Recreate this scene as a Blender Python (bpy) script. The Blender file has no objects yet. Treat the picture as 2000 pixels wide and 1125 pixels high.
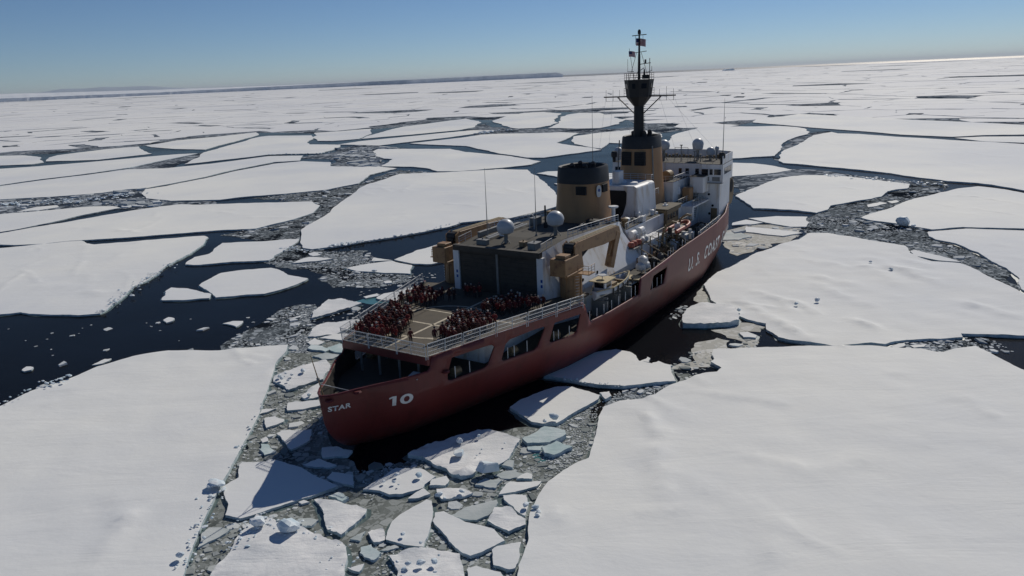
import bpy, bmesh, math, random
from math import sin, cos, pi, radians, sqrt, atan, hypot
from mathutils import Vector, Matrix, noise
from mathutils.geometry import delaunay_2d_cdt
random.seed(7)
SC = bpy.context.scene
COL = SC.collection

# ------------------------------------------------------------------ camera
F, CAMH = 1450.0, 38.0                      # focal length in pixels of the 2000 px wide picture, drone height in metres
ROLL = atan(85 / 2000.0)
PITCH = atan(412.5 * cos(ROLL) / F)
_f = Vector((0, cos(PITCH), -sin(PITCH))); _r0 = Vector((1, 0, 0)); _u0 = _r0.cross(_f)
CR = cos(ROLL) * _r0 - sin(ROLL) * _u0
CU = sin(ROLL) * _r0 + cos(ROLL) * _u0
cam_d = bpy.data.cameras.new('camera'); cam = bpy.data.objects.new('camera', cam_d); COL.objects.link(cam)
cam_d.sensor_width = 36.0; cam_d.lens = F / 2000 * 36; cam_d.clip_start = 0.5; cam_d.clip_end = 200000
M3 = Matrix((CR, CU, -_f)).transposed()
cam.matrix_world = Matrix.Translation((0, 0, CAMH)) @ M3.to_4x4()
SC.camera = cam

# ------------------------------------------------------------------ sky, sun, exposure
SUN_AZ, SUN_EL = radians(31.0), radians(37.0)      # azimuth to the right of the view direction (+Y)
w = bpy.data.worlds.new("World"); SC.world = w; w.use_nodes = True
nt = w.node_tree; bg = nt.nodes['Background']
sky = nt.nodes.new('ShaderNodeTexSky'); sky.sky_type = 'NISHITA'; sky.sun_disc = False
sky.sun_elevation = SUN_EL; sky.sun_rotation = SUN_AZ
sky.altitude = 300; sky.air_density = 0.72; sky.dust_density = 0.05; sky.ozone_density = 7.0
nt.links.new(sky.outputs[0], bg.inputs[0]); bg.inputs[1].default_value = 0.088
sd = bpy.data.lights.new('sun', 'SUN'); sd.energy = 4.6; sd.angle = radians(0.53); sd.color = (1.0, 0.935, 0.835)
sun = bpy.data.objects.new('sun', sd); COL.objects.link(sun)
sdir = Vector((sin(SUN_AZ) * cos(SUN_EL), cos(SUN_AZ) * cos(SUN_EL), sin(SUN_EL)))
sun.rotation_euler = (-sdir).to_track_quat('-Z', 'Y').to_euler()
SC.view_settings.view_transform = 'Standard'; SC.view_settings.look = 'None'
SC.view_settings.gamma = 1.0; SC.view_settings.exposure = -0.6; SC.view_settings.use_curve_mapping = False
SC.cycles.max_bounces = 6; SC.cycles.diffuse_bounces = 2; SC.cycles.use_denoising = True

# ------------------------------------------------------------------ helpers
def ground(px, py, z=0.0):
    d = _f * F + CR * (px - 1000) - CU * (py - 562.5)
    k = (z - CAMH) / d.z
    return Vector((d.x * k, d.y * k))
def proj(p):
    v = Vector(p) - Vector((0, 0, CAMH)); q = v.dot(_f)
    return 1000 + F * v.dot(CR) / q, 562.5 - F * v.dot(CU) / q
def inside(p, poly):
    x, y = p[0], p[1]; c = False; j = len(poly) - 1
    for i in range(len(poly)):
        a, b = poly[i], poly[j]
        if (a[1] > y) != (b[1] > y) and x < (b[0] - a[0]) * (y - a[1]) / (b[1] - a[1]) + a[0]: c = not c
        j = i
    return c
def lerp(tab, x):
    if x <= tab[0][0]: return tab[0][1]
    for (a, b), (c, d) in zip(tab, tab[1:]):
        if x <= c: return b + (d - b) * (x - a) / (c - a)
    return tab[-1][1]
def tag(o, label=None, cat=None, group=None, kind=None):
    if label: o['label'] = label
    if cat: o['category'] = cat
    if group: o['group'] = group
    if kind: o['kind'] = kind
    return o
def empty(name, loc=(0, 0, 0), rz=0.0, parent=None):
    o = bpy.data.objects.new(name, None); COL.objects.link(o); o.location = loc; o.rotation_euler = (0, 0, rz); o.parent = parent
    return o
class MB:
    """collects shapes; build() links them as ONE mesh object"""
    def __init__(s, loc=None): s.v = []; s.f = []; s.m = []
    def add(s, vs, fs, m=0):
        o = len(s.v); s.v += [tuple(v) for v in vs]
        for f in fs: s.f.append([i + o for i in f]); s.m.append(m)
    def box(s, a, b, m=0):
        (x0, y0, z0), (x1, y1, z1) = a, b
        s.add([(x0, y0, z0), (x1, y0, z0), (x1, y1, z0), (x0, y1, z0), (x0, y0, z1), (x1, y0, z1), (x1, y1, z1), (x0, y1, z1)],
              [(0, 3, 2, 1), (4, 5, 6, 7), (0, 1, 5, 4), (1, 2, 6, 5), (2, 3, 7, 6), (3, 0, 4, 7)], m)
    def obox(s, c, size, rz=0, m=0, ry=0):
        R = Matrix.Rotation(rz, 3, 'Z') @ Matrix.Rotation(ry, 3, 'Y'); h = Vector(size) / 2; c = Vector(c)
        vs = [c + R @ Vector((sx * h.x, sy * h.y, sz * h.z)) for sz in (-1, 1) for sx, sy in ((-1, -1), (1, -1), (1, 1), (-1, 1))]
        s.add(vs, [(0, 3, 2, 1), (4, 5, 6, 7), (0, 1, 5, 4), (1, 2, 6, 5), (2, 3, 7, 6), (3, 0, 4, 7)], m)
    def tube(s, a, b, r, r2=None, n=6, m=0):
        a, b = Vector(a), Vector(b); r2 = r if r2 is None else r2; d = (b - a)
        if d.length < 1e-6: return
        q = d.to_track_quat('Z', 'Y').to_matrix()
        vs = [a + q @ Vector((r * cos(2 * pi * i / n), r * sin(2 * pi * i / n), 0)) for i in range(n)] + \
             [b + q @ Vector((r2 * cos(2 * pi * i / n), r2 * sin(2 * pi * i / n), 0)) for i in range(n)]
        s.add(vs, [(i, (i + 1) % n, n + (i + 1) % n, n + i) for i in range(n)] + [tuple(range(n - 1, -1, -1)), tuple(range(n, 2 * n))], m)
    def path(s, pts, r, n=6, m=0):
        for a, b in zip(pts, pts[1:]): s.tube(a, b, r, n=n, m=m)
    def beam(s, a, b, wd, ht, m=0):
        a, b = Vector(a), Vector(b); d = b - a; x = d.normalized(); y = Vector((0, 0, 1)).cross(x)
        if y.length < 1e-3: y = Vector((0, 1, 0))
        y.normalize(); z = x.cross(y)
        vs = [p + y * (sy * wd / 2) + z * (sz * ht / 2) for p in (a, b) for sy, sz in ((-1, -1), (1, -1), (1, 1), (-1, 1))]
        s.add(vs, [(3, 2, 1, 0), (4, 5, 6, 7), (0, 1, 5, 4), (1, 2, 6, 5), (2, 3, 7, 6), (3, 0, 4, 7)], m)
    def rings(s, rr, m=0, cap=True):
        n = len(rr[0]); o = []
        vs = [p for r in rr for p in r]; fs = []
        for k in range(len(rr) - 1):
            for i in range(n): fs.append((k * n + i, k * n + (i + 1) % n, (k + 1) * n + (i + 1) % n, (k + 1) * n + i))
        if cap: fs += [tuple(range(n - 1, -1, -1)), tuple(range((len(rr) - 1) * n, len(rr) * n))]
        s.add(vs, fs, m)
    def lathe(s, c, prof, n=16, m=0):
        c = Vector(c)
        s.rings([[c + Vector((r * cos(2 * pi * i / n), r * sin(2 * pi * i / n), z)) for i in range(n)] for r, z in prof], m)
    def prism(s, poly, z0, z1, m=0):
        s.rings([[(x, y, z0) for x, y in poly], [(x, y, z1) for x, y in poly]], m)
    def slab(s, poly, d, m=0):
        """polygon in 3D extruded by vector d"""
        d = Vector(d); s.rings([[Vector(p) for p in poly], [Vector(p) + d for p in poly]], m)
    def build(s, name, mats, parent=None, smooth=False, bevel=0.0):
        me = bpy.data.meshes.new(name); me.from_pydata(s.v, [], s.f)
        for mt in (mats if isinstance(mats, (list, tuple)) else [mats]): me.materials.append(mt)
        me.polygons.foreach_set('material_index', s.m)
        bm = bmesh.new(); bm.from_mesh(me); bmesh.ops.recalc_face_normals(bm, faces=bm.faces); bm.to_mesh(me); bm.free()
        if smooth:
            me.polygons.foreach_set('use_smooth', [True] * len(me.polygons))
            try: me.set_sharp_from_angle(angle=radians(38))
            except Exception: pass
        o = bpy.data.objects.new(name, me); COL.objects.link(o); o.parent = parent
        if bevel:
            b = o.modifiers.new('edge', 'BEVEL'); b.width = bevel; b.segments = 1; b.limit_method = 'ANGLE'; b.angle_limit = radians(40)
        return o

# ------------------------------------------------------------------ materials
def mat(name, col, rough=0.6, metal=0.0, vary=0.12, scale=1.5, bump=0.0, bscale=8.0, streak=False, dirt=None, spec=0.5):
    m = bpy.data.materials.new(name); m.use_nodes = True; t = m.node_tree; N = t.nodes; L = t.links
    p = N['Principled BSDF']; p.inputs['Roughness'].default_value = rough; p.inputs['Metallic'].default_value = metal
    p.inputs['Specular IOR Level'].default_value = spec
    tc = N.new('ShaderNodeTexCoord'); mp = N.new('ShaderNodeMapping'); L.new(tc.outputs['Object'], mp.inputs[0])
    mp.inputs['Scale'].default_value = (1, 1, 0.22) if streak else (1, 1, 1)
    n = N.new('ShaderNodeTexNoise'); n.inputs['Scale'].default_value = scale; n.inputs['Detail'].default_value = 6; n.inputs['Roughness'].default_value = 0.65
    L.new(mp.outputs[0], n.inputs[0])
    r = N.new('ShaderNodeValToRGB'); c = Vector(col)
    d = Vector(dirt) if dirt else c * (1 - 2.2 * vary)
    r.color_ramp.elements[0].position = 0.30; r.color_ramp.elements[1].position = 0.62
    r.color_ramp.elements[0].color = (*d, 1); r.color_ramp.elements[1].color = (*c, 1)
    e = r.color_ramp.elements.new(0.46); e.color = (*(c * (1 - 0.5 * vary)), 1)
    L.new(n.outputs[0], r.inputs[0]); L.new(r.outputs[0], p.inputs['Base Color'])
    if bump:
        b = N.new('ShaderNodeBump'); b.inputs['Strength'].default_value = 0.5; b.inputs['Distance'].default_value = bump
        n2 = N.new('ShaderNodeTexNoise'); n2.inputs['Scale'].default_value = bscale; n2.inputs['Detail'].default_value = 4
        L.new(tc.outputs['Object'], n2.inputs[0]); L.new(n2.outputs[0], b.inputs['Height']); L.new(b.outputs[0], p.inputs['Normal'])
    return m
M = {}
M['hull'] = mat('hull_red', (0.19, 0.026, 0.024), 0.45, scale=0.5, vary=0.16, streak=True, bump=0.02, bscale=0.8)
def hull_mat():
    m = mat('hull_red', (0.135, 0.020, 0.018), 0.5, scale=0.5, vary=0.16, streak=True, bump=0.02, bscale=0.8); t = m.node_tree; N = t.nodes; L = t.links; p = N['Principled BSDF']
    base = p.inputs['Base Color'].links[0].from_socket; nrm = p.inputs['Normal'].links[0].from_node
    tc = N.new('ShaderNodeTexCoord')
    def streaks(sc, scale, lo, hi):
        mp = N.new('ShaderNodeMapping'); mp.inputs['Scale'].default_value = sc; L.new(tc.outputs['Object'], mp.inputs[0]); n = N.new('ShaderNodeTexNoise'); n.inputs['Scale'].default_value = scale; n.inputs['Detail'].default_value = 7; n.inputs['Roughness'].default_value = 0.7
        L.new(mp.outputs[0], n.inputs[0]); r = N.new('ShaderNodeMapRange'); r.inputs[1].default_value = lo; r.inputs[2].default_value = hi; L.new(n.outputs[0], r.inputs[0]); return r.outputs[0]
    def mixin(fac, col, prev):
        x = N.new('ShaderNodeMix'); x.data_type = 'RGBA'; L.new(fac, x.inputs[0]); L.new(prev, x.inputs[6]); x.inputs[7].default_value = (*col, 1); return x.outputs[2]
    c = mixin(streaks((1.2, 1.2, 0.07), 0.9, .58, .78), (0.085, 0.026, 0.016), base)          # rust runs
    c = mixin(streaks((0.10, 0.10, 1.1), 0.8, .60, .80), (0.20, 0.055, 0.048), c)             # long ice scrapes
    sx = N.new('ShaderNodeSeparateXYZ'); L.new(tc.outputs['Object'], sx.inputs[0])
    mr = N.new('ShaderNodeMapRange'); mr.inputs[1].default_value = 2.6; mr.inputs[2].default_value = 0.4; L.new(sx.outputs[2], mr.inputs[0])
    mu = N.new('ShaderNodeMath'); mu.operation = 'MULTIPLY'; L.new(mr.outputs[0], mu.inputs[0]); L.new(streaks((.5, .5, .5), 1.6, .40, .62), mu.inputs[1])
    c = mixin(mu.outputs[0], (0.060, 0.030, 0.028), c)                                           # scuffed waterline
    L.new(c, p.inputs['Base Color'])
    cb = N.new('ShaderNodeCombineXYZ'); L.new(sx.outputs[0], cb.inputs[0]); L.new(sx.outputs[2], cb.inputs[1])
    br = N.new('ShaderNodeTexBrick'); br.inputs['Scale'].default_value = 0.12; br.inputs['Mortar Size'].default_value = 0.006; br.inputs['Color1'].default_value = (1, 1, 1, 1); br.inputs['Color2'].default_value = (.9, .9, .9, 1); br.inputs['Mortar'].default_value = (0, 0, 0, 1); L.new(cb.outputs[0], br.inputs[0])
    b2 = N.new('ShaderNodeBump'); b2.inputs['Strength'].default_value = .35; b2.inputs['Distance'].default_value = .03; L.new(br.outputs[0], b2.inputs['Height']); L.new(nrm.outputs[0], b2.inputs['Normal']); L.new(b2.outputs[0], p.inputs['Normal'])
    return m
M['hull'] = hull_mat()
M['boot'] = mat('hull_bottom', (0.05, 0.012, 0.012), 0.6)
M['white'] = mat('ship_white', (0.73, 0.74, 0.75), 0.5, scale=0.7, vary=0.10, streak=True, dirt=(0.50, 0.43, 0.34))
M['buff'] = mat('funnel_buff', (0.36, 0.195, 0.085), 0.5, scale=0.45, vary=0.14, streak=True)
M['buffdirt'] = mat('crane_buff', (0.31, 0.175, 0.078), 0.55, scale=1.1, vary=0.2, dirt=(0.14, 0.06, 0.03))
M['black'] = mat('funnel_black', (0.018, 0.018, 0.02), 0.6, vary=0.2)
M['mastblack'] = mat('mast_black', (0.012, 0.012, 0.014), 0.6)
M['deck'] = mat('deck_grey', (0.066, 0.060, 0.048), 0.85, scale=1.2, vary=0.22, dirt=(0.05, 0.045, 0.04))
M['flight'] = mat('flight_deck_grey', (0.100, 0.084, 0.060), 0.8, scale=0.8, vary=0.25, dirt=(0.065, 0.055, 0.042))
M['deckwhite'] = mat('deck_line_paint', (0.62, 0.55, 0.42), 0.7, scale=2.5, vary=0.3, dirt=(0.3, 0.27, 0.21))
M['door'] = mat('hangar_door_grey', (0.050, 0.043, 0.034), 0.7, scale=0.8, vary=0.25)
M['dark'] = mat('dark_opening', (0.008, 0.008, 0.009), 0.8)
M['glass'] = mat('bridge_glass', (0.010, 0.014, 0.022), 0.06, vary=0.05)
M['rail'] = mat('rail_white', (0.55, 0.57, 0.58), 0.5, vary=0.1)
M['grey'] = mat('fitting_grey', (0.22, 0.22, 0.21), 0.55, vary=0.2, scale=2)
M['radome'] = mat('radome_white', (0.50, 0.52, 0.54), 0.4, vary=0.06, scale=0.6)
M['letter'] = mat('lettering_white', (0.78, 0.78, 0.76), 0.5, vary=0.12, scale=1.6)
M['blue'] = mat('emblem_blue', (0.03, 0.08, 0.30), 0.5)
M['orange'] = mat('rescue_orange', (0.36, 0.08, 0.045), 0.5, vary=0.1)
M['tan'] = mat('house_tan', (0.24, 0.17, 0.09), 0.6, vary=0.22, scale=1.0, streak=True)
M['wood'] = mat('boat_interior', (0.45, 0.37, 0.22), 0.7, vary=0.2, scale=3)
M['flagred'] = mat('flag_red', (0.55, 0.03, 0.03), 0.8); M['flagwhite'] = mat('flag_white', (0.8, 0.8, 0.8), 0.8); M['flagblue'] = mat('flag_blue', (0.02, 0.03, 0.14), 0.8)
M['parka'] = mat('parka_red', (0.095, 0.008, 0.009), 0.8, vary=0.15, scale=6)
M['trouser'] = mat('trouser_dark', (0.018, 0.018, 0.024), 0.85, vary=0.2, scale=6)
M['boots'] = mat('boots_black', (0.012, 0.011, 0.01), 0.6)
M['skin'] = mat('skin', (0.52, 0.30, 0.21), 0.55, vary=0.08, scale=8)
M['hair'] = mat('hair_dark', (0.03, 0.018, 0.012), 0.7)
M['capdark'] = mat('cap_dark', (0.015, 0.015, 0.03), 0.85)
M['cappale'] = mat('cap_pale', (0.5, 0.47, 0.42), 0.8)

def snow_mat(name, c0, c1, big=0.012, bump=0.2, rough=0.75, fine=1.0):
    m = bpy.data.materials.new(name); m.use_nodes = True; t = m.node_tree; N = t.nodes; L = t.links
    p = N['Principled BSDF']; p.inputs['Roughness'].default_value = rough; p.inputs['Specular IOR Level'].default_value = 0.088
    g = N.new('ShaderNodeNewGeometry')
    a = N.new('ShaderNodeTexNoise'); a.inputs['Scale'].default_value = big; a.inputs['Detail'].default_value = 7; a.inputs['Roughness'].default_value = 0.6
    L.new(g.outputs['Position'], a.inputs[0])
    r = N.new('ShaderNodeValToRGB'); r.color_ramp.elements[0].position = 0.36; r.color_ramp.elements[1].position = 0.62
    r.color_ramp.elements[0].color = (*c0, 1); r.color_ramp.elements[1].color = (*c1, 1)
    L.new(a.outputs[0], r.inputs[0]); L.new(r.outputs[0], p.inputs['Base Color'])
    mp = N.new('ShaderNodeMapping'); mp.inputs['Rotation'].default_value = (0, 0, radians(-24)); mp.inputs['Scale'].default_value = (0.14, 0.55, 0.5)
    L.new(g.outputs['Position'], mp.inputs[0])
    s1 = N.new('ShaderNodeTexNoise'); s1.inputs['Scale'].default_value = 0.45 * fine; s1.inputs['Detail'].default_value = 8; s1.inputs['Roughness'].default_value = 0.62; s1.inputs['Distortion'].default_value = 0.6
    L.new(mp.outputs[0], s1.inputs[0])
    s2 = N.new('ShaderNodeTexNoise'); s2.inputs['Scale'].default_value = 1.3 * fine; s2.inputs['Detail'].default_value = 5
    L.new(g.outputs['Position'], s2.inputs[0])
    ad = N.new('ShaderNodeMath'); ad.operation = 'MULTIPLY_ADD'; ad.inputs[1].default_value = 0.22
    L.new(s2.outputs[0], ad.inputs[0]); L.new(s1.outputs[0], ad.inputs[2])
    b = N.new('ShaderNodeBump'); b.inputs['Strength'].default_value = 0.55; b.inputs['Distance'].default_value = bump
    L.new(ad.outputs[0], b.inputs['Height']); L.new(b.outputs[0], p.inputs['Normal'])
    return m
M['snow'] = snow_mat('snow', (0.70, 0.722, 0.742), (0.85, 0.85, 0.805))
M['snowrough'] = snow_mat('snow_rough', (0.66, 0.68, 0.69), (0.82, 0.82, 0.81), big=0.2, bump=0.3, fine=2.2)
M['greyice'] = snow_mat('grey_ice', (0.40, 0.45, 0.45), (0.58, 0.61, 0.60), big=0.15, bump=0.2, fine=2.0)
M['tealice'] = snow_mat('teal_ice', (0.42, 0.545, 0.545), (0.64, 0.71, 0.71), big=0.25, bump=0.25, fine=2.0)
M['iceside'] = snow_mat('ice_side', (0.30, 0.40, 0.44), (0.60, 0.68, 0.72), big=0.8, bump=0.25, rough=0.4, fine=2.0)
M['iceblock'] = snow_mat('ice_block', (0.48, 0.60, 0.68), (0.78, 0.82, 0.84), big=0.6, bump=0.15, rough=0.4, fine=2.0)
M['farsnow'] = snow_mat('pack_snow', (0.73, 0.74, 0.755), (0.835, 0.835, 0.81), big=0.003, bump=0.5, fine=0.15)

def water_mat(name, col, rough, bump, scale, refl):
    """dark water: a black body under a rippled, partly broken mirror"""
    m = bpy.data.materials.new(name); m.use_nodes = True; t = m.node_tree; N = t.nodes; L = t.links; N.remove(N['Principled BSDF'])
    d = N.new('ShaderNodeBsdfDiffuse'); d.inputs[0].default_value = (*col, 1); gl = N.new('ShaderNodeBsdfGlossy'); gl.inputs['Color'].default_value = (1, .95, .89, 1); gl.inputs['Roughness'].default_value = rough
    g = N.new('ShaderNodeNewGeometry'); n = N.new('ShaderNodeTexNoise'); n.inputs['Scale'].default_value = scale; n.inputs['Detail'].default_value = 6; n.inputs['Roughness'].default_value = .6
    L.new(g.outputs['Position'], n.inputs[0])
    b = N.new('ShaderNodeBump'); b.inputs['Strength'].default_value = 0.5; b.inputs['Distance'].default_value = bump
    L.new(n.outputs[0], b.inputs['Height']); L.new(b.outputs[0], gl.inputs['Normal'])
    f = N.new('ShaderNodeFresnel'); f.inputs[0].default_value = 1.33; L.new(b.outputs[0], f.inputs['Normal'])
    n2 = N.new('ShaderNodeTexNoise'); n2.inputs['Scale'].default_value = .03; n2.inputs['Detail'].default_value = 4; L.new(g.outputs['Position'], n2.inputs[0])
    mr = N.new('ShaderNodeMapRange'); mr.inputs[1].default_value = .35; mr.inputs[2].default_value = .65; mr.inputs[3].default_value = refl * .85; mr.inputs[4].default_value = refl * 1.15; L.new(n2.outputs[0], mr.inputs[0])
    k = N.new('ShaderNodeMath'); k.operation = 'MULTIPLY'; L.new(f.outputs[0], k.inputs[0]); L.new(mr.outputs[0], k.inputs[1])
    mx = N.new('ShaderNodeMixShader'); L.new(k.outputs[0], mx.inputs[0]); L.new(d.outputs[0], mx.inputs[1]); L.new(gl.outputs[0], mx.inputs[2]); L.new(mx.outputs[0], N['Material Output'].inputs[0])
    return m
M['water'] = water_mat('lead_water', (0.006, 0.007, 0.009), 0.12, 0.07, 0.9, 0.44)
M['sea'] = water_mat('open_sea', (0.010, 0.018, 0.032), 0.34, 0.6, 0.08, 0.28)
M['icefoot'] = mat('ice_foot', (0.12, 0.17, 0.165), 0.35, scale=.8, vary=.3, dirt=(0.035, 0.06, 0.062))
def slush_mat(name, dark, mid, light, scale, cover, far=False, crumb=0.55, gate=0.0):
    """brash and slush: dark water, grey slush and paler crumbs of ice in cells of several sizes"""
    m = bpy.data.materials.new(name); m.use_nodes = True; t = m.node_tree; N = t.nodes; L = t.links
    p = N['Principled BSDF']; g = N.new('ShaderNodeNewGeometry')
    nz = N.new('ShaderNodeTexNoise'); nz.inputs['Scale'].default_value = scale * 0.12; nz.inputs['Detail'].default_value = 6; nz.inputs['Roughness'].default_value = 0.7
    L.new(g.outputs['Position'], nz.inputs[0])
    v = N.new('ShaderNodeTexVoronoi'); v.feature = 'DISTANCE_TO_EDGE'; v.inputs['Scale'].default_value = scale; v.inputs['Randomness'].default_value = 1
    w1 = N.new('ShaderNodeTexVoronoi'); w1.inputs['Scale'].default_value = scale; w1.inputs['Randomness'].default_value = 1
    L.new(g.outputs['Position'], v.inputs[0]); L.new(g.outputs['Position'], w1.inputs[0])
    v2 = N.new('ShaderNodeTexVoronoi'); v2.inputs['Scale'].default_value = scale * 3.1; L.new(g.outputs['Position'], v2.inputs[0])
    r1 = N.new('ShaderNodeValToRGB'); r1.color_ramp.elements[0].position = cover - 0.1; r1.color_ramp.elements[1].position = cover + 0.1
    r1.color_ramp.elements[0].color = (*dark, 1); r1.color_ramp.elements[1].color = (*mid, 1)
    L.new(nz.outputs[0], r1.inputs[0])
    # crumbs: cells whose random value is high, with a rim of water
    sp = N.new('ShaderNodeSeparateColor'); L.new(w1.outputs['Color'], sp.inputs[0])
    c1 = N.new('ShaderNodeMath'); c1.operation = 'GREATER_THAN'; c1.inputs[1].default_value = crumb; L.new(sp.outputs[0], c1.inputs[0])
    c2 = N.new('ShaderNodeMath'); c2.operation = 'GREATER_THAN'; c2.inputs[1].default_value = 0.07; L.new(v.outputs['Distance'], c2.inputs[0])
    c3 = N.new('ShaderNodeMath'); c3.operation = 'MULTIPLY'; L.new(c1.outputs[0], c3.inputs[0]); L.new(c2.outputs[0], c3.inputs[1])
    sp2 = N.new('ShaderNodeSeparateColor'); L.new(v2.outputs['Color'], sp2.inputs[0])
    mx0 = N.new('ShaderNodeMix'); mx0.data_type = 'RGBA'; mx0.inputs[7].default_value = (*[(a + b) / 2 for a, b in zip(mid, light)], 1)
    k0 = N.new('ShaderNodeMath'); k0.operation = 'GREATER_THAN'; k0.inputs[1].default_value = 0.72; L.new(sp2.outputs[1], k0.inputs[0])
    gt = N.new('ShaderNodeMath'); gt.operation = 'GREATER_THAN'; gt.inputs[1].default_value = gate; L.new(nz.outputs[0], gt.inputs[0])
    k1 = N.new('ShaderNodeMath'); k1.operation = 'MULTIPLY'; L.new(k0.outputs[0], k1.inputs[0]); L.new(gt.outputs[0], k1.inputs[1])
    c4 = N.new('ShaderNodeMath'); c4.operation = 'MULTIPLY'; L.new(c3.outputs[0], c4.inputs[0]); L.new(gt.outputs[0], c4.inputs[1]); c3 = c4
    L.new(k1.outputs[0], mx0.inputs[0]); L.new(r1.outputs[0], mx0.inputs[6])
    lc = N.new('ShaderNodeMix'); lc.data_type = 'RGBA'; lc.inputs[6].default_value = (*mid, 1); lc.inputs[7].default_value = (*light, 1); L.new(sp.outputs[2], lc.inputs[0])
    mx = N.new('ShaderNodeMix'); mx.data_type = 'RGBA'
    L.new(c3.outputs[0], mx.inputs[0]); L.new(mx0.outputs[2], mx.inputs[6]); L.new(lc.outputs[2], mx.inputs[7])
    L.new(mx.outputs[2], p.inputs['Base Color'])
    p.inputs['Roughness'].default_value = 0.8; p.inputs['Specular IOR Level'].default_value = 0.0
    b = N.new('ShaderNodeBump'); b.inputs['Strength'].default_value = 0.6; b.inputs['Distance'].default_value = 0.12 if not far else 0.4
    ad = N.new('ShaderNodeMath'); ad.operation = 'ADD'; L.new(c3.outputs[0], ad.inputs[0]); L.new(sp2.outputs[1], ad.inputs[1])
    L.new(ad.outputs[0], b.inputs['Height']); L.new(b.outputs[0], p.inputs['Normal'])
    return m
M['slush'] = slush_mat('slush_grey', (0.07, 0.082, 0.08), (0.20, 0.218, 0.205), (0.40, 0.425, 0.415), 1.1, 0.44)
M['brash'] = slush_mat('brash_on_water', (0.010, 0.014, 0.020), (0.115, 0.135, 0.15), (0.36, 0.40, 0.43), 0.9, 0.52, crumb=0.62, gate=0.44)
M['paleslush'] = slush_mat('slush_pale', (0.33, 0.33, 0.29), (0.50, 0.495, 0.45), (0.70, 0.70, 0.67), 0.5, 0.30)
M['farbrash'] = slush_mat('brash_far', (0.03, 0.042, 0.06), (0.13, 0.155, 0.185), (0.50, 0.54, 0.58), 0.22, 0.50, far=True, crumb=0.62, gate=0.45)
def chip_mat(name, c0, c1):
    m = bpy.data.materials.new(name); m.use_nodes = True; t = m.node_tree; N = t.nodes; L = t.links
    p = N['Principled BSDF']; p.inputs['Roughness'].default_value = 0.8; p.inputs['Specular IOR Level'].default_value = 0.0; g = N.new('ShaderNodeNewGeometry'); r = N.new('ShaderNodeValToRGB')
    r.color_ramp.elements[0].color = (*c0, 1); r.color_ramp.elements[1].color = (*c1, 1); L.new(g.outputs['Random Per Island'], r.inputs[0])
    L.new(r.outputs[0], p.inputs['Base Color'])
    n = N.new('ShaderNodeTexNoise'); n.inputs['Scale'].default_value = 3; L.new(g.outputs['Position'], n.inputs[0])
    b = N.new('ShaderNodeBump'); b.inputs['Distance'].default_value = 0.08; b.inputs['Strength'].default_value = 0.6; L.new(n.outputs[0], b.inputs['Height']); L.new(b.outputs[0], p.inputs['Normal'])
    return m
M['chip'] = chip_mat('brash_chip', (0.19, 0.215, 0.21), (0.66, 0.69, 0.69))
M['leadchip'] = chip_mat('lead_chip', (0.30, 0.335, 0.36), (0.68, 0.71, 0.72))
# ------------------------------------------------------------------ water
SHIP_S = (ground(832, 697, 9.5) + ground(670, 665, 9.5)) / 2     # flight deck aft edge = origin of the ship
HEAD = radians(33.0)
FWD = Vector((sin(HEAD), cos(HEAD))); STB = Vector((cos(HEAD), -sin(HEAD)))
def plane_poly(name, pts, z, m, kind):
    pts = [Vector((p[0], p[1])) for p in pts]; n = len(pts)
    if n > 4: vs, es, fs, *_ = delaunay_2d_cdt(pts, [(i, (i + 1) % n) for i in range(n)], [], 1, 1e-4)
    else: vs, fs = pts, [list(range(n))]
    me = bpy.data.meshes.new(name); me.from_pydata([(v.x, v.y, z) for v in vs], [], [list(f) for f in fs]); me.materials.append(m)
    bm = bmesh.new(); bm.from_mesh(me)
    for f in bm.faces:
        f.normal_update()
        if f.normal.z < 0: f.normal_flip()
    bm.to_mesh(me); bm.free()
    o = bpy.data.objects.new(name, me); COL.objects.link(o); o['kind'] = kind; return o
PACK_END = 13500.0
plane_poly('water', [(-16000, -300), (16000, -300), (16000, PACK_END + 200), (-16000, PACK_END + 200)], 0.0, M['water'], 'structure')
plane_poly('open_sea', [(-150000, PACK_END + 200), (150000, PACK_END + 200), (150000, 150000), (-150000, 150000)], 0.0, M['sea'], 'structure')

# ------------------------------------------------------------------ floes
def refine(pts, amp, seg):
    """break long straight edges into a jagged ice edge (midpoint displacement)"""
    out = list(pts)
    for _ in range(9):
        nxt = []; ch = False
        for i, a in enumerate(out):
            b = out[(i + 1) % len(out)]; nxt.append(a); d = b - a; L = d.length
            if L > seg:
                nxt.append((a + b) / 2 + Vector((-d.y, d.x)) * random.gauss(0, amp)); ch = True
        out = nxt
        if not ch or len(out) > 900: break
    return out
FLOES = []                                   # (bounding box, polygon) of everything afloat, for the brash to keep clear of
def register(poly):
    xs = [p.x for p in poly]; ys = [p.y for p in poly]; FLOES.append((min(xs), max(xs), min(ys), max(ys), poly))
def on_floe(p):
    for x0, x1, y0, y1, poly in FLOES:
        if x0 <= p[0] <= x1 and y0 <= p[1] <= y1 and inside(p, poly): return True
    return False
def seg_dist(p, a, b):
    d = b - a; L = d.length_squared; k = 0 if L == 0 else max(0, min(1, (p - a).dot(d) / L)); return (p - a - d * k).length
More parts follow.
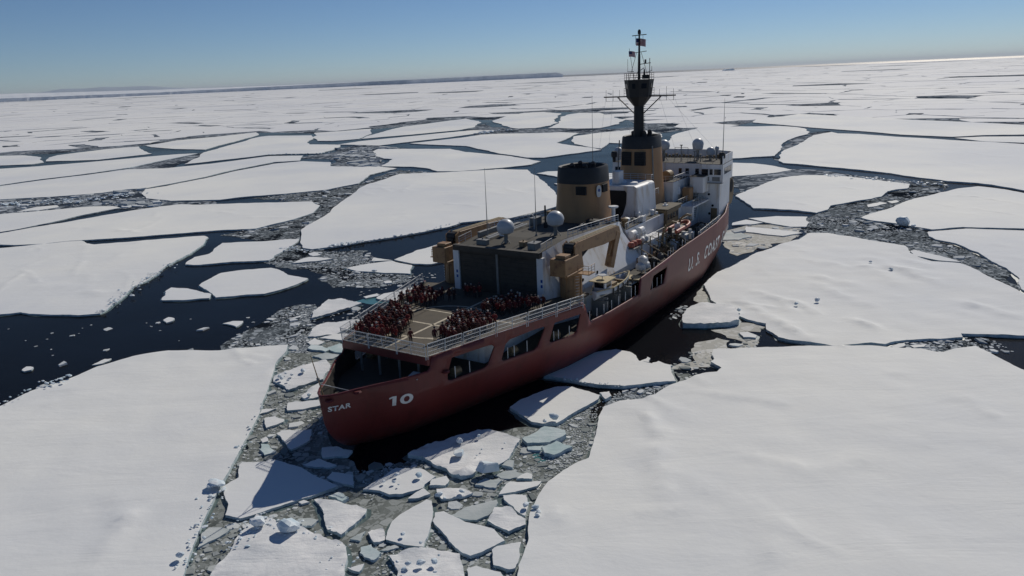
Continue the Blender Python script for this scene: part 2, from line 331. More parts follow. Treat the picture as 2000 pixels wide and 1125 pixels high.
def floe(label, pix, h=0.5, amp=0.045, top='snow', rough=0.05, group=None, ridges=(), tilt=None, world=False, seg=None, name='ice_floe', cat='ice floe', grid=None):
    h *= .58
    pts = [Vector(p) for p in pix] if world else [ground(x, y) for x, y in pix]
    cx = sum((p for p in pts), Vector((0, 0))) / len(pts)
    near = min(p.length for p in pts)
    size = sqrt(abs(sum(pts[i].x * pts[(i + 1) % len(pts)].y - pts[(i + 1) % len(pts)].x * pts[i].y for i in range(len(pts))) / 2))
    seg = seg or max(0.35, near * 0.0055, size * 0.012)
    ring = refine(pts, amp, seg); register(ring)
    ridges = list(ridges); rp = [[ground(x, y) for x, y in r] for r, _, _ in ridges]
    if size > 25 and near < 260:                    # low wind drifts and old pressure lines
        rough *= 1.25; rq = random.Random(int(size * 977)); xs_ = [p.x for p in pts]; ys_ = [p.y for p in pts]; made = 0
        for _k in range(90):
            if made >= min(26, size / 5): break
            a = Vector((rq.uniform(min(xs_), max(xs_)), rq.uniform(min(ys_), max(ys_))))
            pj = proj((a.x, a.y, 0)) if a.y > 5 else (0, 9999)
            if not inside(a, pts) or not (-100 < pj[0] < 2100 and pj[1] < 1150): continue
            made += 1; an = 1.95 + rq.gauss(0, .35); ln = rq.uniform(.08, .30) * min(size, 90); q = a; line = [a]
            for _s in range(5): an += rq.gauss(0, .16); q = q + Vector((cos(an), sin(an))) * ln / 5; line.append(q)
            rp.append(line); ridges.append((None, rq.uniform(.04, .17), rq.uniform(.5, 1.3)))
    step = grid or max(size / 34, near * 0.014, 0.45)
    V = list(ring); n = len(ring); E_ = [(i, (i + 1) % n) for i in range(n)]
    x0, x1 = min(p.x for p in ring), max(p.x for p in ring); y0, y1 = min(p.y for p in ring), max(p.y for p in ring)
    big = size > 0
    y = y0
    while y < y1:
        x = x0
        while x < x1:
            q = Vector((x + random.uniform(-.3, .3) * step, y + random.uniform(-.3, .3) * step))
            if proj((q.x, q.y, 0))[1] < 1230 and inside(q, ring): V.append(q)
            x += step
        y += step
    for line, (_, A, wd) in zip(rp, ridges):
        for a, b in zip(line, line[1:]):
            L = (b - a).length; nn = max(2, int(L / 1.0)); nr = Vector((-(b - a).y, (b - a).x)).normalized()
            for k in range(nn):
                for off in (-2.2, -1, 0, 1, 2.2):
                    q = a + (b - a) * (k / nn) + nr * off * wd
                    if inside(q, ring): V.append(q)
    try:
        vs, es, fs, _o, _e, _f2 = delaunay_2d_cdt(V, E_, [], 1, 1e-4)
    except Exception:
        vs, fs = V[:n], [list(range(n))]
    sx, sy = cx.x * .13, cx.y * .17
    def height(p):
        z = h + rough * 1.6 * noise.noise((p.x * .05 + sx, p.y * .05, 0)) + rough * noise.noise((p.x * .3, p.y * .3 + sy, 1.7))
        if top in ('snowrough',): z += 0.16 * noise.noise((p.x * .9, p.y * .9, 3.1)) + .10 * noise.noise((p.x * 2.3, p.y * 2.3, 9.1))
        for line, (_, A, wd) in zip(rp, ridges):
            d = min(seg_dist(p, a, b) for a, b in zip(line, line[1:]))
            if d < wd * 3: z += A * math.exp(-(d / wd) ** 2) * (0.65 + 0.7 * noise.noise((p.x * .4, p.y * .4, 5)))
        if tilt: z += (p - cx).dot(Vector(tilt))
        return max(z, 0.06)
    ringset = {}
    P3 = []
    for v in vs:
        P3.append((v.x - cx.x, v.y - cx.y, height(Vector((v.x, v.y)))))
    me_v = P3; me_f = [list(f) for f in fs]; mi = [0] * len(me_f)
    o0 = len(me_v)
    for p in ring:
        z = height(p); out = (p - cx).normalized() * random.uniform(-.02, .05) * min(1, size * .1)
        me_v.append((p.x - cx.x, p.y - cx.y, z)); me_v.append((p.x + out.x - cx.x, p.y + out.y - cx.y, -0.4))
    for i in range(n):
        j = (i + 1) % n; me_f.append([o0 + 2 * i, o0 + 2 * i + 1, o0 + 2 * j + 1, o0 + 2 * j]); mi.append(1)
    if near < 150 and size > 2:                     # drowned rim of ice showing round the waterline
        area = sum(ring[i].x * ring[(i + 1) % n].y - ring[(i + 1) % n].x * ring[i].y for i in range(n)); so = 1 if area > 0 else -1; o1 = len(me_v)
        for i, p in enumerate(ring):
            d = ring[(i + 2) % n] - ring[i - 2]; nr = Vector((d.y, -d.x)) * so; nr = nr.normalized() if nr.length > 1e-6 else Vector((0, 0))
            q = p - cx + nr * max(0.02, .28 + .55 * noise.noise((p.x * .25, p.y * .25, 2.2)))
            me_v.append((p.x - cx.x - nr.x * .05, p.y - cx.y - nr.y * .05, .05)); me_v.append((q.x, q.y, .026))
        for i in range(n):
            j = (i + 1) % n; me_f.append([o1 + 2 * i, o1 + 2 * j, o1 + 2 * j + 1, o1 + 2 * i + 1]); mi.append(2)
    me = bpy.data.meshes.new(name); me.from_pydata(me_v, [], me_f)
    me.materials.append(M[top]); me.materials.append(M['iceside']); me.materials.append(M['icefoot'])
    me.polygons.foreach_set('material_index', mi)
    me.polygons.foreach_set('use_smooth', [k == 0 for k in mi])
    bm = bmesh.new(); bm.from_mesh(me)
    for f in bm.faces:
        if f.material_index != 1 and f.normal.z < 0: f.normal_flip()
    bm.to_mesh(me); bm.free()
    o = bpy.data.objects.new(name, me); COL.objects.link(o); o.location = (cx.x, cx.y, 0)
    tag(o, label, cat, group); return o

WAKE = 'broken floes in the channel astern'
MID = 'large floes around the ship'
FAR = 'floes of the pack beyond the ship'
# --- the four great sheets round the ship
floe('vast smooth snow sheet at lower left, its straight right edge along the brash channel', [(0,797),(60,768),(130,745),(190,720),(260,700),(330,690),(430,690),(500,683),(563,678),(560,692),(540,712),(530,745),(520,775),(510,805),(495,838),(478,868),(460,905),(447,930),(430,960),(415,990),(400,1020),(385,1055),(372,1090),(362,1125),(345,1200),(-260,1200),(-260,930)], .65, .012, group=MID, rough=.09)
floe('vast snow sheet filling the lower right, with a long faint ridge near its left edge', [(1393,688),(1390,697),(1395,706),(1388,712),(1409,724),(1400,732),(1372,735),(1356,740),(1324,752),(1308,758),(1280,776),(1256,783),(1224,786),(1206,790),(1180,800),(1169,820),(1165,846),(1161,862),(1156,880),(1150,900),(1100,925),(1088,935),(1070,950),(1052,975),(1045,990),(1035,1010),(1033,1030),(1033,1060),(1025,1085),(1015,1110),(1000,1200),(2250,1200),(2300,900),(2100,785),(2000,728),(1960,708),(1930,692),(1905,679),(1870,685),(1842,692),(1830,692),(1800,687),(1780,686),(1735,683),(1700,681),(1650,681),(1600,681),(1530,683),(1460,684)], .7, .022, group=MID, rough=.10,
      ridges=[([(1248,798),(1262,812),(1275,850),(1282,900),(1290,945),(1305,985)], .28, 1.1), ([(1475,901),(1520,912),(1580,925),(1640,918),(1690,905)], .16, .9), ([(1250,1005),(1290,1002),(1340,1004)], .2, .6), ([(1730,733),(1775,737)], .15, .8), ([(1080,1010),(1110,1030),(1110,1080)], .15, .8), ([(1490,1125),(1510,1075),(1520,1040)], .18, .9), ([(1330,930),(1370,960),(1440,985)], .12, 1.2)])
floe('broad snow sheet right of the hull, streaked by long low drifts', [(1374,561),(1385,548),(1400,535),(1424,526),(1478,496),(1526,479),(1562,470),(1580,458),(1616,458),(1670,467),(1730,478),(1766,484),(1775,497),(1793,506),(1820,513),(1874,518),(1910,532),(1970,562),(1994,577),(2060,605),(2250,650),(2250,668),(2000,661),(1940,659),(1876,657),(1880,663),(1820,666),(1770,668),(1740,673),(1728,677),(1700,675),(1648,679),(1624,681),(1588,676),(1540,669),(1520,664),(1504,652),(1496,647),(1496,637),(1478,633),(1460,628),(1444,621),(1438,612),(1426,603),(1400,599),(1398,596),(1388,590),(1384,578),(1380,570)], .7, .03, group=MID, rough=.12,
      ridges=[([(1443,588),(1470,606),(1500,622),(1540,645),(1575,668)], .4, 1.0), ([(1480,575),(1530,590),(1545,610)], .35, 1.0), ([(1550,593),(1580,608),(1605,625)], .4, .9), ([(1600,560),(1650,585),(1690,600)], .3, 1.2), ([(1665,630),(1690,638),(1720,650)], .5, .9), ([(1700,510),(1745,525),(1800,540)], .35, 1.5), ([(1870,592),(1920,605),(1975,622)], .4, 1.2), ([(1600,545),(1660,560)], .3, 1.2), ([(1735,525),(1790,545),(1850,560)], .3, 1.3)])
floe('long snow sheet at left with a ragged right edge above the dark lead', [(-220,505),(0,487),(50,482),(125,474),(160,472),(170,478),(185,480),(250,475),(325,468),(400,463),(407,466),(400,475),(390,485),(360,504),(331,519),(298,544),(262,562),(229,593),(196,615),(155,619),(82,617),(41,613),(0,617),(-220,640)], .6, .03, group=MID, ridges=[([(175,572),(200,577),(240,572)], .3, 1.2), ([(60,563),(140,560)], .2, 1.2)])
# --- floes to the left, nearest first
floe('hexagonal white floe alone in dark water left of the stern', [(389,560),(402,552),(432,536),(480,530),(530,526),(545,530),(562,540),(602,547),(595,552),(555,567),(517,577),(422,584),(405,570)], .6, .03, group=MID)
floe('small pointed floe touching the left tip of the hexagonal floe', [(317,589),(323,572),(335,564),(368,566),(413,577),(409,585),(347,589)], .5, .04, group=MID)
floe('wedge shaped floe in the dark lead between the long sheet and the hexagonal floe', [(362,519),(380,505),(407,499),(420,487),(435,477),(505,474),(565,469),(585,469),(580,476),(555,492),(540,500),(525,511),(455,514),(380,520)], .55, .035, group=MID)
floe('big central snow floe behind the hangar, with a straight lower edge', [(588,452),(596,446),(630,427),(672,393),(700,371),(717,362),(756,350),(781,341),(826,340),(896,337),(980,332),(1030,333),(1042,343),(1064,357),(1081,374),(1098,390),(1112,400),(1092,404),(1064,413),(1036,421),(1008,427),(963,431),(902,437),(876,446),(826,456),(770,466),(712,474),(675,481),(642,486),(610,490),(592,487),(587,477)], .7, .02, group=MID)
floe('long low floe at left between two dark leads, rounded at its right end', [(-260,500),(0,480),(25,481),(82,479),(135,473),(170,471),(250,466),(375,456),(425,452),(500,449),(527,442),(572,431),(613,417),(625,403),(609,395),(531,397),(409,401),(347,401),(286,409),(212,421),(123,437),(0,458),(-260,490)], .6, .02, group=MID)
floe('tapering snow wedge at the left picture edge under the brash band', [(-200,432),(0,420),(75,414),(175,405),(220,404),(235,407),(200,414),(150,424),(100,436),(50,446),(0,455),(-200,476)], .5, .02, group=FAR)
floe('little floe inside the brash band at the left picture edge', [(32,415),(70,406),(110,402),(115,406),(75,412)], .45, .03, group=FAR)
floe('wide floe left of centre with a pointed left tip beside the brash band', [(277,380),(285,371),(325,365),(400,350),(467,334),(535,321),(592,316),(645,318),(646,326),(690,327),(740,326),(775,330),(722,343),(700,360),(640,372),(560,380),(490,385),(429,392),(335,394),(286,389)], .6, .02, group=FAR)
floe('very long strip of snow floe running up from the left edge above the brash band', [(-260,398),(0,365),(77,354),(175,342),(250,332),(325,330),(412,321),(525,306),(592,305),(585,315),(535,318),(467,331),(400,347),(325,362),(285,369),(250,371),(200,378),(100,386),(0,391),(-260,418)], .6, .012, group=FAR)
floe('strip floe at left under the arrow shaped lead', [(-260,348),(0,331),(60,327),(192,316),(300,306),(350,302),(386,300.5),(350,308),(300,318),(252,329),(175,340),(77,352),(0,363),(-260,394)], .6, .012, group=FAR)
floe('broad floe left of the polynya with a notched top edge', [(360,322),(387,309),(397,299),(440,287),(480,276),(507,268),(525,266),(608,265),(612,272),(600,280),(605,283),(665,284),(650,294),(625,301),(597,301),(525,303),(430,314)], .6, .02, group=FAR)
floe('lens shaped floe right of the polynya, pointed at both ends', [(728,297),(739,292),(784,292),(840,292),(879,292),(910,298),(952,302),(997,306),(1033,312),(1056,316),(1036,323),(980,329),(896,336),(854,336),(834,330),(806,327),(745,326),(767,312),(750,311),(734,305)], .6, .02, group=FAR)
floe('small four sided floe above the polynya', [(615,260),(725,252),(725,262),(700,272),(650,276),(620,276)], .5, .02, group=FAR)
floe('long floe behind the small four sided one, rising to the right', [(727,264),(787,248),(850,240),(910,232),(935,237),(940,240),(927,249),(895,255),(800,264),(705,272)], .5, .02, group=FAR)
floe('thin strip floe just above the wide pale floe behind the stacks', [(660,283),(707,276),(800,267),(925,255),(972,255),(935,261),(900,266),(800,278),(740,285)], .5, .015, group=FAR)
floe('wide pale floe behind the whip aerials with a bay on its right side', [(800,281),(900,270),(940,264),(975,262),(1050,261),(1095,259),(1132,261),(1112,270),(1087,280),(1115,285),(1175,294),(1150,297),(1062,309),(1030,309),(975,301),(930,291),(910,286),(855,284)], .6, .02, group=FAR)
floe('rounded floe left of the mast behind the crooked lead', [(997,250),(975,242),(960,237),(990,227),(1025,221),(1062,219),(1095,222),(1090,230),(1091,240),(1075,246),(1045,251),(1012,252)], .6, .03, group=FAR)
floe('dome shaped floe directly behind the mast column', [(1095,232),(1107,225),(1132,221),(1170,221),(1200,229),(1220,235),(1210,242),(1170,251),(1125,252),(1095,251),(1070,251),(1092,241)], .6, .03, group=FAR)
floe('floe half hidden by the forward funnel', [(1120,267),(1170,260),(1250,252),(1290,262),(1290,285),(1190,280),(1175,291),(1122,282),(1116,275)], .5, .03, group=FAR)
floe('short floe at left above the arrow shaped lead', [(112,304),(207,292),(270,287),(280,294),(297,301),(190,313),(90,316),(95,309)], .5, .02, group=FAR)
floe('slim floe cut by the left picture edge, with a forked dark lead at its right', [(-200,318),(0,305),(45,304),(80,308),(86,318),(60,322),(0,324),(-200,340)], .5, .02, group=FAR)
floe('floe with a curved dark lead along its left end, upper left', [(283,285),(345,275),(420,268),(500,259),(505,264),(470,274),(400,293),(350,292),(296,288)], .5, .02, group=FAR)
floe('narrow floe beside the aft funnel, its point to the left', [(1048,340),(1070,336),(1110,335),(1200,340),(1200,354),(1110,352)], .5, .03, group=MID)
floe('short pale floe low beside the aft funnel', [(1082,360),(1110,358),(1160,360),(1160,372),(1100,366)], .5, .03, group=MID)
# --- right side
floe('floe right of the bow with a long curved lower edge over open water', [(1436,385),(1490,362),(1526,349),(1568,344),(1640,345),(1700,352),(1778,362),(1772,370),(1733,376),(1721,386),(1661,397),(1622,404),(1616,412),(1595,418),(1544,412),(1472,409),(1457,398)], .65, .03, group=MID)
floe('floe at the right edge carrying a dark ice boulder on its lower rim', [(1682,428),(1688,424),(1745,407),(1784,391),(1835,379),(1868,371),(1910,366),(1961,372),(2000,380),(2200,412),(2200,450),(2000,449),(1961,448),(1880,446),(1820,451),(1790,446),(1748,439),(1700,433)], .65, .02, group=MID)
floe('curved floe at the right picture edge below the boulder floe', [(1812,455),(1850,452),(1886,449),(1940,451),(2000,453),(2240,470),(2240,640),(2020,583),(1994,568),(1991,547),(1964,526),(1910,496),(1865,478),(1826,470),(1814,464)], .6, .02, group=MID)
floe('thin crescent of snow broken from the broad sheet right of the hull', [(1777,493),(1787,491),(1835,502),(1877,514),(1832,511),(1790,503)], .5, .02, group=MID)
floe('flat tongue shaped floe right of the bow', [(1461,428),(1517,424),(1577,425),(1580,436),(1574,445),(1544,445),(1496,437)], .5, .03, group=MID)
floe('sliver of floe touching the bow above the others', [(1431,437),(1457,431),(1490,437),(1472,440),(1430,442)], .45, .03, group=MID)
floe('low floe right of the bow with a squared left end', [(1457,445),(1499,448),(1568,457),(1529,463),(1484,458),(1457,455)], .45, .03, group=MID)
floe('cream coloured floe piece against the bow', [(1412,455),(1445,455),(1469,464),(1442,470),(1408,470)], .4, .05, group=MID, top='greyice')
floe('little white floe adrift in the lead right of the bow', [(1694,401),(1718,396),(1733,398),(1712,404),(1695,406)], .4, .04, group=MID)
floe('tiny second floe adrift in the lead right of the bow', [(1733,395),(1750,392),(1756,395),(1742,398)], .35, .04, group=MID)
floe('great floe across the upper right, corner notched at its left', [(1521,316),(1522,305),(1532,294),(1559,284),(1578,271),(1591,265),(1624,259),(1636,262),(1678,263),(1720,266),(1780,270),(1860,275),(2000,283),(2250,300),(2250,405),(2000,374),(1961,367),(1910,360),(1850,356),(1790,348),(1740,340),(1680,334),(1620,328),(1560,322),(1530,320)], .65, .018, group=FAR)
floe('slim floe just right of the bridge', [(1405,318),(1470,320),(1510,325),(1548,333),(1510,339),(1470,343),(1405,349)], .5, .02, group=FAR)
floe('floe behind the bridge roof with a hooked right end', [(1427,311),(1330,316),(1285,300),(1310,268),(1340,257),(1364,250),(1416,248),(1469,248),(1522,247),(1553,249),(1572,252),(1582,259),(1578,263),(1549,271),(1530,280),(1525,284),(1528,288),(1517,301),(1513,306),(1469,308)], .6, .025, group=FAR)
floe('long strip of floe above the great upper right floe', [(1470,240),(1480,232),(1530,228),(1560,223),(1600,225),(1700,230),(1786,235),(1860,238),(1948,242),(2000,245),(2260,258),(2260,275),(2000,264),(1920,265),(1860,268.5),(1760,264),(1680,257),(1624,253),(1572,249),(1520,244)], .55, .012, group=FAR)
floe('narrow wedge of floe at the right picture edge above the great floe', [(1864,270.5),(1920,268),(2000,267.5),(2250,276),(2250,293),(2000,280),(1920,277)], .5, .012, group=FAR)
# --- port side pieces in the lead beyond the hangar
floe('thin sharp floe under the lower left corner of the big central floe', [(572,516),(595,506),(605,504),(651,507),(617,512)], .45, .04, group=MID)
floe('small rounded floe above the thin sharp one', [(602,497),(615,494),(627,500),(612,502)], .4, .05, group=MID)
floe('flat floe with a blue block on its near edge, left of the hangar', [(675,526),(720,517),(767,512),(805,520),(802,537),(750,535),(700,532)], .5, .03, group=MID)
floe('small shard behind the flat floe left of the hangar', [(730,505),(767,511),(727,512)], .45, .04, group=MID)
floe('floe partly hidden by the port crane', [(770,509),(817,490),(867,477),(930,474),(925,505),(842,518),(805,517)], .5, .04, group=MID)
floe('pale rounded floe in the dark lead left of the flight deck', [(609,625),(612,612),(630,597),(642,589),(667,587),(707,597),(680,605),(640,617)], .7, .03, group=MID, top='snowrough')
floe('tiny slab at the tip of a teal ledge left of the flight deck', [(710,582),(737,575),(740,580),(715,585)], .5, .04, group=MID)
floe('white slab beside the port safety nets', [(735,585),(750,576),(782,572),(785,577),(777,590)], .5, .05, group=MID)
floe('farther white slab beside the port safety nets', [(777,570),(817,562),(857,559),(870,566),(850,572),(805,580),(785,576)], .5, .05, group=MID)
floe('arrowhead floe floating in dark water far left of the stern', [(435,634),(455,629),(475,629),(462,641)], .45, .05, group=MID)
floe('sliver floe left of the rounded floe near the flight deck', [(559,626),(590,617),(587,621)], .35, .06, group=MID)
floe('lone brick shaped floe in dark water beside the port nets', [(750,552),(765,551),(766,555),(752,556)], .6, .05, group=MID)
floe('oval bit of ice alone in the dark lead above the lower left sheet', [(319,628),(330,622),(341,624),(338,629),(325,633)], .5, .06, group=MID)
floe('small bit of ice alone near the left picture edge', [(43,726),(52,719),(66,720),(62,725),(48,728)], .4, .06, group=MID)
floe('flat bit of ice near the upper rim of the lower left sheet', [(180,715),(205,703),(218,702),(200,712)], .3, .06, group=MID)
# --- beside the stern
floe('cracked slab nearest the port corner of the flight deck', [(602,660),(610,645),(625,635),(657,632),(707,625),(690,636),(667,652),(620,660)], .5, .05, group=WAKE, top='snowrough')
floe('split strip of ice below the cracked slab by the flight deck', [(623,663),(672,654),(690,655),(670,667)], .45, .05, group=WAKE)
floe('teal tinted broken slab left of the stern bulwark', [(601,683),(609,676),(630,679),(645,684),(636,690),(609,686)], .5, .06, group=WAKE, top='tealice')
floe('white chip slab above the teal tinted one', [(602,671),(615,663),(634,671),(622,677),(606,676)], .45, .06, group=WAKE)
floe('smashed pale slab tucked against the stern bulwark', [(640,682),(663,674),(690,676),(680,692),(655,691)], .5, .06, group=WAKE, top='tealice')
floe('flat grey slab next to the stern bulwark', [(612,698),(637,691),(664,695),(650,703),(630,704)], .4, .06, group=WAKE, top='greyice')
floe('lumpy floe behind the flagstaff with a cluster of blocks on its left', [(534,749),(537,738),(552,732),(582,721),(609,712),(637,706),(646,720),(632,745),(591,758),(565,766),(552,757)], .6, .05, group=WAKE, top='snowrough')
floe('three sided floe against the stern below the lumpy floe', [(589,779),(602,765),(623,753),(640,770),(624,779),(600,784)], .5, .05, group=WAKE, top='snowrough')
floe('oblong floe against the stern beside the ship name', [(561,799),(563,791),(591,789),(623,786),(635,795),(619,798),(586,804),(562,806)], .5, .05, group=WAKE)
floe('narrow triangle of ice at the left rim of the channel', [(508,812),(512,803),(540,801)], .4, .06, group=WAKE)
floe('rounded floe in the channel left of the stern', [(518,820),(538,817),(556,823),(554,828),(521,840)], .5, .05, group=WAKE)
floe('floe half in the stern shadow, left of the hull', [(542,851),(552,845),(609,843),(606,864),(570,882),(556,866)], .5, .05, group=WAKE)
floe('small cube of ice above the shadow floe', [(510,862),(520,857),(524,866),(513,869)], .5, .06, group=WAKE)
floe('broken teal slab left of the arrow shaped shadow floe', [(510,871),(526,873),(540,885),(517,893),(508,882)], .5, .08, group=WAKE, top='tealice')
floe('large floe with the pointed shadow of the stern across it', [(434,957),(467,938),(468,914),(474,908),(519,907),(528,902),(564,912),(590,919),(639,945),(661,955),(575,985),(505,1008),(470,1018),(441,1012),(439,973)], .6, .03, group=WAKE, rough=.03)
floe('kite shaped floe low in the channel at left', [(387,1074),(396,1044),(411,1035),(451,1037),(429,1053)], .4, .04, group=WAKE, top='greyice')
floe('rough crusted floe at the bottom edge, two big blocks on its upper rim', [(400,1160),(420,1121),(453,1079),(472,1046),(491,1030),(502,1013),(533,1020),(552,1030),(583,1037),(611,1048),(641,1062),(670,1067),(677,1079),(674,1119),(668,1170)], .75, .04, group=WAKE, top='snowrough', rough=.08)
floe('angular textured floe in mid channel, pointed at the bottom', [(614,980),(620,978),(674,990),(717,999),(714,1011),(693,1030),(667,1051),(641,1041),(634,1022),(630,1001)], .6, .04, group=WAKE, top='snowrough', rough=.07)
floe('floe at the edge of the stern shadow, half dark', [(639,938),(649,926),(691,932),(692,954),(670,949)], .45, .05, group=WAKE)
floe('dim floe wholly within the stern shadow', [(592,911),(623,899),(658,912),(645,917),(611,915)], .4, .05, group=WAKE)
floe('dim floe close under the stern in shadow', [(630,878),(658,876),(689,884),(679,895),(632,898)], .4, .05, group=WAKE)
floe('flat oval floe right of the rough crusted floe top', [(580,1023),(587,1017),(623,1020),(609,1032),(587,1032)], .4, .06, group=WAKE, top='greyice')
floe('small floe under the tail of the big shadow floe', [(583,984),(594,980),(605,984),(590,988)], .35, .06, group=WAKE)
floe('slim shard right of the rough crusted floe', [(684,1056),(714,1041),(703,1060)], .4, .05, group=WAKE, top='greyice')
floe('bluish lump of a floe above the angular textured floe', [(642,975),(663,967),(682,978),(670,985)], .6, .08, group=WAKE, top='tealice')
floe('big floe right of the stern shadow carrying a flat blue block', [(797,895),(832,876),(888,860),(935,845),(975,850),(1017,864),(994,902),(966,921),(936,921),(924,933),(900,938),(872,922),(825,900)], .7, .04, group=WAKE, top='snowrough', rough=.06, ridges=[([(905,930),(925,915),(950,905)], .35, .5)])
floe('floe below the stern dotted with five small blocks', [(709,961),(747,938),(773,920),(822,921),(851,937),(830,952),(827,959),(787,971),(761,972),(742,964)], .6, .035, group=WAKE)
floe('small five sided floe right of the dotted floe', [(839,954),(844,942),(872,935),(878,945),(870,954)], .5, .05, group=WAKE)
floe('white triangle of ice under the dotted floe', [(797,979),(827,959),(841,970),(818,978)], .45, .04, group=WAKE)
floe('lens shaped floe with a lump at each end in mid channel', [(862,980),(853,961),(903,959),(924,968),(903,975)], .55, .06, group=WAKE, top='snowrough')
floe('smooth pointed floe in mid channel with two little blocks', [(754,1060),(766,1025),(782,1011),(834,982),(844,985),(847,1006),(841,1037),(828,1074),(789,1070)], .55, .025, group=WAKE)
floe('largest smooth blade shaped floe low in the channel', [(846,1025),(850,1008),(867,1005),(907,1025),(966,1041),(986,1063),(959,1077),(919,1093),(905,1088),(884,1070),(865,1046)], .65, .03, group=WAKE)
floe('grey leaf shaped floe above the blade shaped floe', [(879,1011),(912,994),(971,981),(973,987),(954,1011),(931,1020),(907,1018)], .45, .04, group=WAKE, top='greyice')
floe('lumpy five sided floe near the right sheet', [(952,1022),(966,997),(990,994),(1027,1020),(1027,1030),(994,1045),(973,1034)], .6, .04, group=WAKE, top='snowrough')
floe('downward pointing floe by the right sheet with a blue lump', [(983,973),(1004,971),(1027,973),(1032,992),(1026,1013),(1004,997),(985,982)], .55, .04, group=WAKE)
floe('spear shaped floe pointing at the right sheet', [(974,971),(997,945),(1058,944),(1049,954),(1006,966)], .5, .04, group=WAKE)
floe('grey blunt floe left of the spear shaped one', [(928,951),(950,938),(980,942),(968,957)], .45, .06, group=WAKE, top='greyice')
floe('grey drowned slab behind the spear shaped floe', [(966,931),(1004,921),(1027,928),(997,938)], .3, .06, group=WAKE, top='greyice')
floe('small white wedge behind the spear shaped floe', [(1009,940),(1030,929),(1039,931),(1039,941)], .6, .05, group=WAKE)
floe('upright sided floe at the lower right of the channel', [(961,1081),(971,1074),(1018,1065),(1016,1091),(1006,1117),(994,1119),(964,1110)], .6, .04, group=WAKE)
floe('rough floe at the bottom edge strewn with blue lumps', [(761,1093),(778,1088),(806,1078),(841,1078),(898,1088),(905,1114),(908,1170),(770,1170),(778,1121)], .6, .04, group=WAKE, top='snowrough')
floe('floe cut off by the bottom edge left of the right sheet', [(912,1117),(931,1111),(978,1123),(990,1170),(905,1170)], .5, .04, group=WAKE)
floe('squarish block of a floe in the slush', [(719,1044),(726,1038),(749,1039),(751,1060),(731,1065)], .55, .06, group=WAKE, top='snowrough')
floe('turned up teal floe below the squarish one', [(705,1074),(726,1070),(745,1086),(731,1099),(712,1093)], .6, .07, group=WAKE, top='tealice', tilt=(.05, .06))
floe('thin shard under the smooth pointed floe', [(742,1079),(771,1068),(780,1073),(758,1079)], .35, .06, group=WAKE, top='greyice')
floe('white triangle at the bottom edge beside the rough crusted floe', [(679,1114),(712,1106),(702,1122)], .5, .05, group=WAKE)
floe('tilted teal slab lying on others right of the stern', [(1020,864),(1064,844),(1104,852),(1106,858),(1074,872),(1030,873)], 1.0, .05, group=WAKE, top='tealice', tilt=(.02, .06))
floe('upturned blue edged slab in front of the tilted teal slab', [(1060,882),(1088,871),(1118,880),(1082,896),(1064,893)], .9, .05, group=WAKE, top='tealice', tilt=(-.03, .08))
floe('small teal slab left of the upturned one', [(1030,877),(1062,875),(1056,884),(1032,883)], .5, .05, group=WAKE, top='tealice')
floe('grey slab between the spear shaped floe and the big blue block floe', [(980,914),(990,905),(1004,905),(1001,919)], .6, .06, group=WAKE, top='greyice')
floe('snow floe against the starboard hull, its left part in shadow', [(1062,740),(1100,722),(1136,700),(1180,691),(1204,688),(1230,693),(1242,700),(1248,711),(1292,719),(1310,720),(1311,732),(1320,751),(1296,752),(1268,755),(1220,761),(1170,758),(1120,749),(1100,746)], .9, .03, group=MID)
floe('snow floe off the starboard quarter with two pointed blocks near its tip', [(996,802),(1020,786),(1064,768),(1090,761),(1118,761),(1150,770),(1172,778),(1168,786),(1136,804),(1112,818),(1088,833),(1060,834),(1038,830),(1016,816)], .75, .03, group=WAKE)
floe('square lump between the starboard quarter floe and the right sheet', [(1171,774),(1190,770),(1194,780),(1182,786)], .8, .06, group=WAKE, top='snowrough')
floe('cracked corner piece beside the starboard floe', [(1249,709),(1264,700),(1270,703),(1268,710)], .5, .06, group=MID)
floe('second cracked corner piece beside the starboard floe', [(1270,716),(1286,708),(1314,717),(1294,719)], .45, .06, group=MID)
floe('thick teal based block of ice off the starboard side', [(1332,626),(1348,609),(1380,601),(1426,605),(1436,613),(1444,628),(1443,635),(1424,639),(1388,641),(1334,641)], 1.6, .04, group=MID, top='snowrough', rough=.15)
floe('small white slab in the slush off the starboard side', [(1444,652),(1460,651),(1478,658),(1476,663),(1452,662)], .5, .05, group=MID)
floe('bright bar of ice in the lead above the lower right sheet', [(1777,677),(1790,676),(1811,675),(1805,680),(1785,682)], .4, .05, group=MID)
floe('broken bit at the left end of the lead above the lower right sheet', [(1740,680),(1755,674),(1768,672),(1762,680),(1750,683)], .35, .06, group=MID)

# --- submerged teal ledges (ice foot just under the surface)
def ledge(label, pix):
    pts = refine([ground(x, y) for x, y in pix], .06, 1.0)
    MBx = MB(); MBx.rings([[(p.x, p.y, -.3) for p in pts], [(p.x, p.y, .035) for p in pts]])
    o = MBx.build('ice_ledge', M['ledge']); tag(o, label, 'ice ledge', 'drowned teal ice feet')
M['ledge'] = mat('teal_ledge', (0.07, 0.20, 0.21), 0.25, scale=.3, vary=.2)
ledge('drowned teal ice foot trailing from the tiny slab left of the flight deck', [(690,591),(712,584),(738,582),(770,586),(760,592),(725,595)])
ledge('drowned teal ice foot at the left of the thick block off the starboard side', [(1330,641),(1331,628),(1352,626),(1385,638),(1380,644)])
ledge('drowned teal ice around the tilted slabs right of the stern', [(1040,890),(1058,874),(1100,866),(1112,872),(1098,884),(1070,900),(1050,904)])

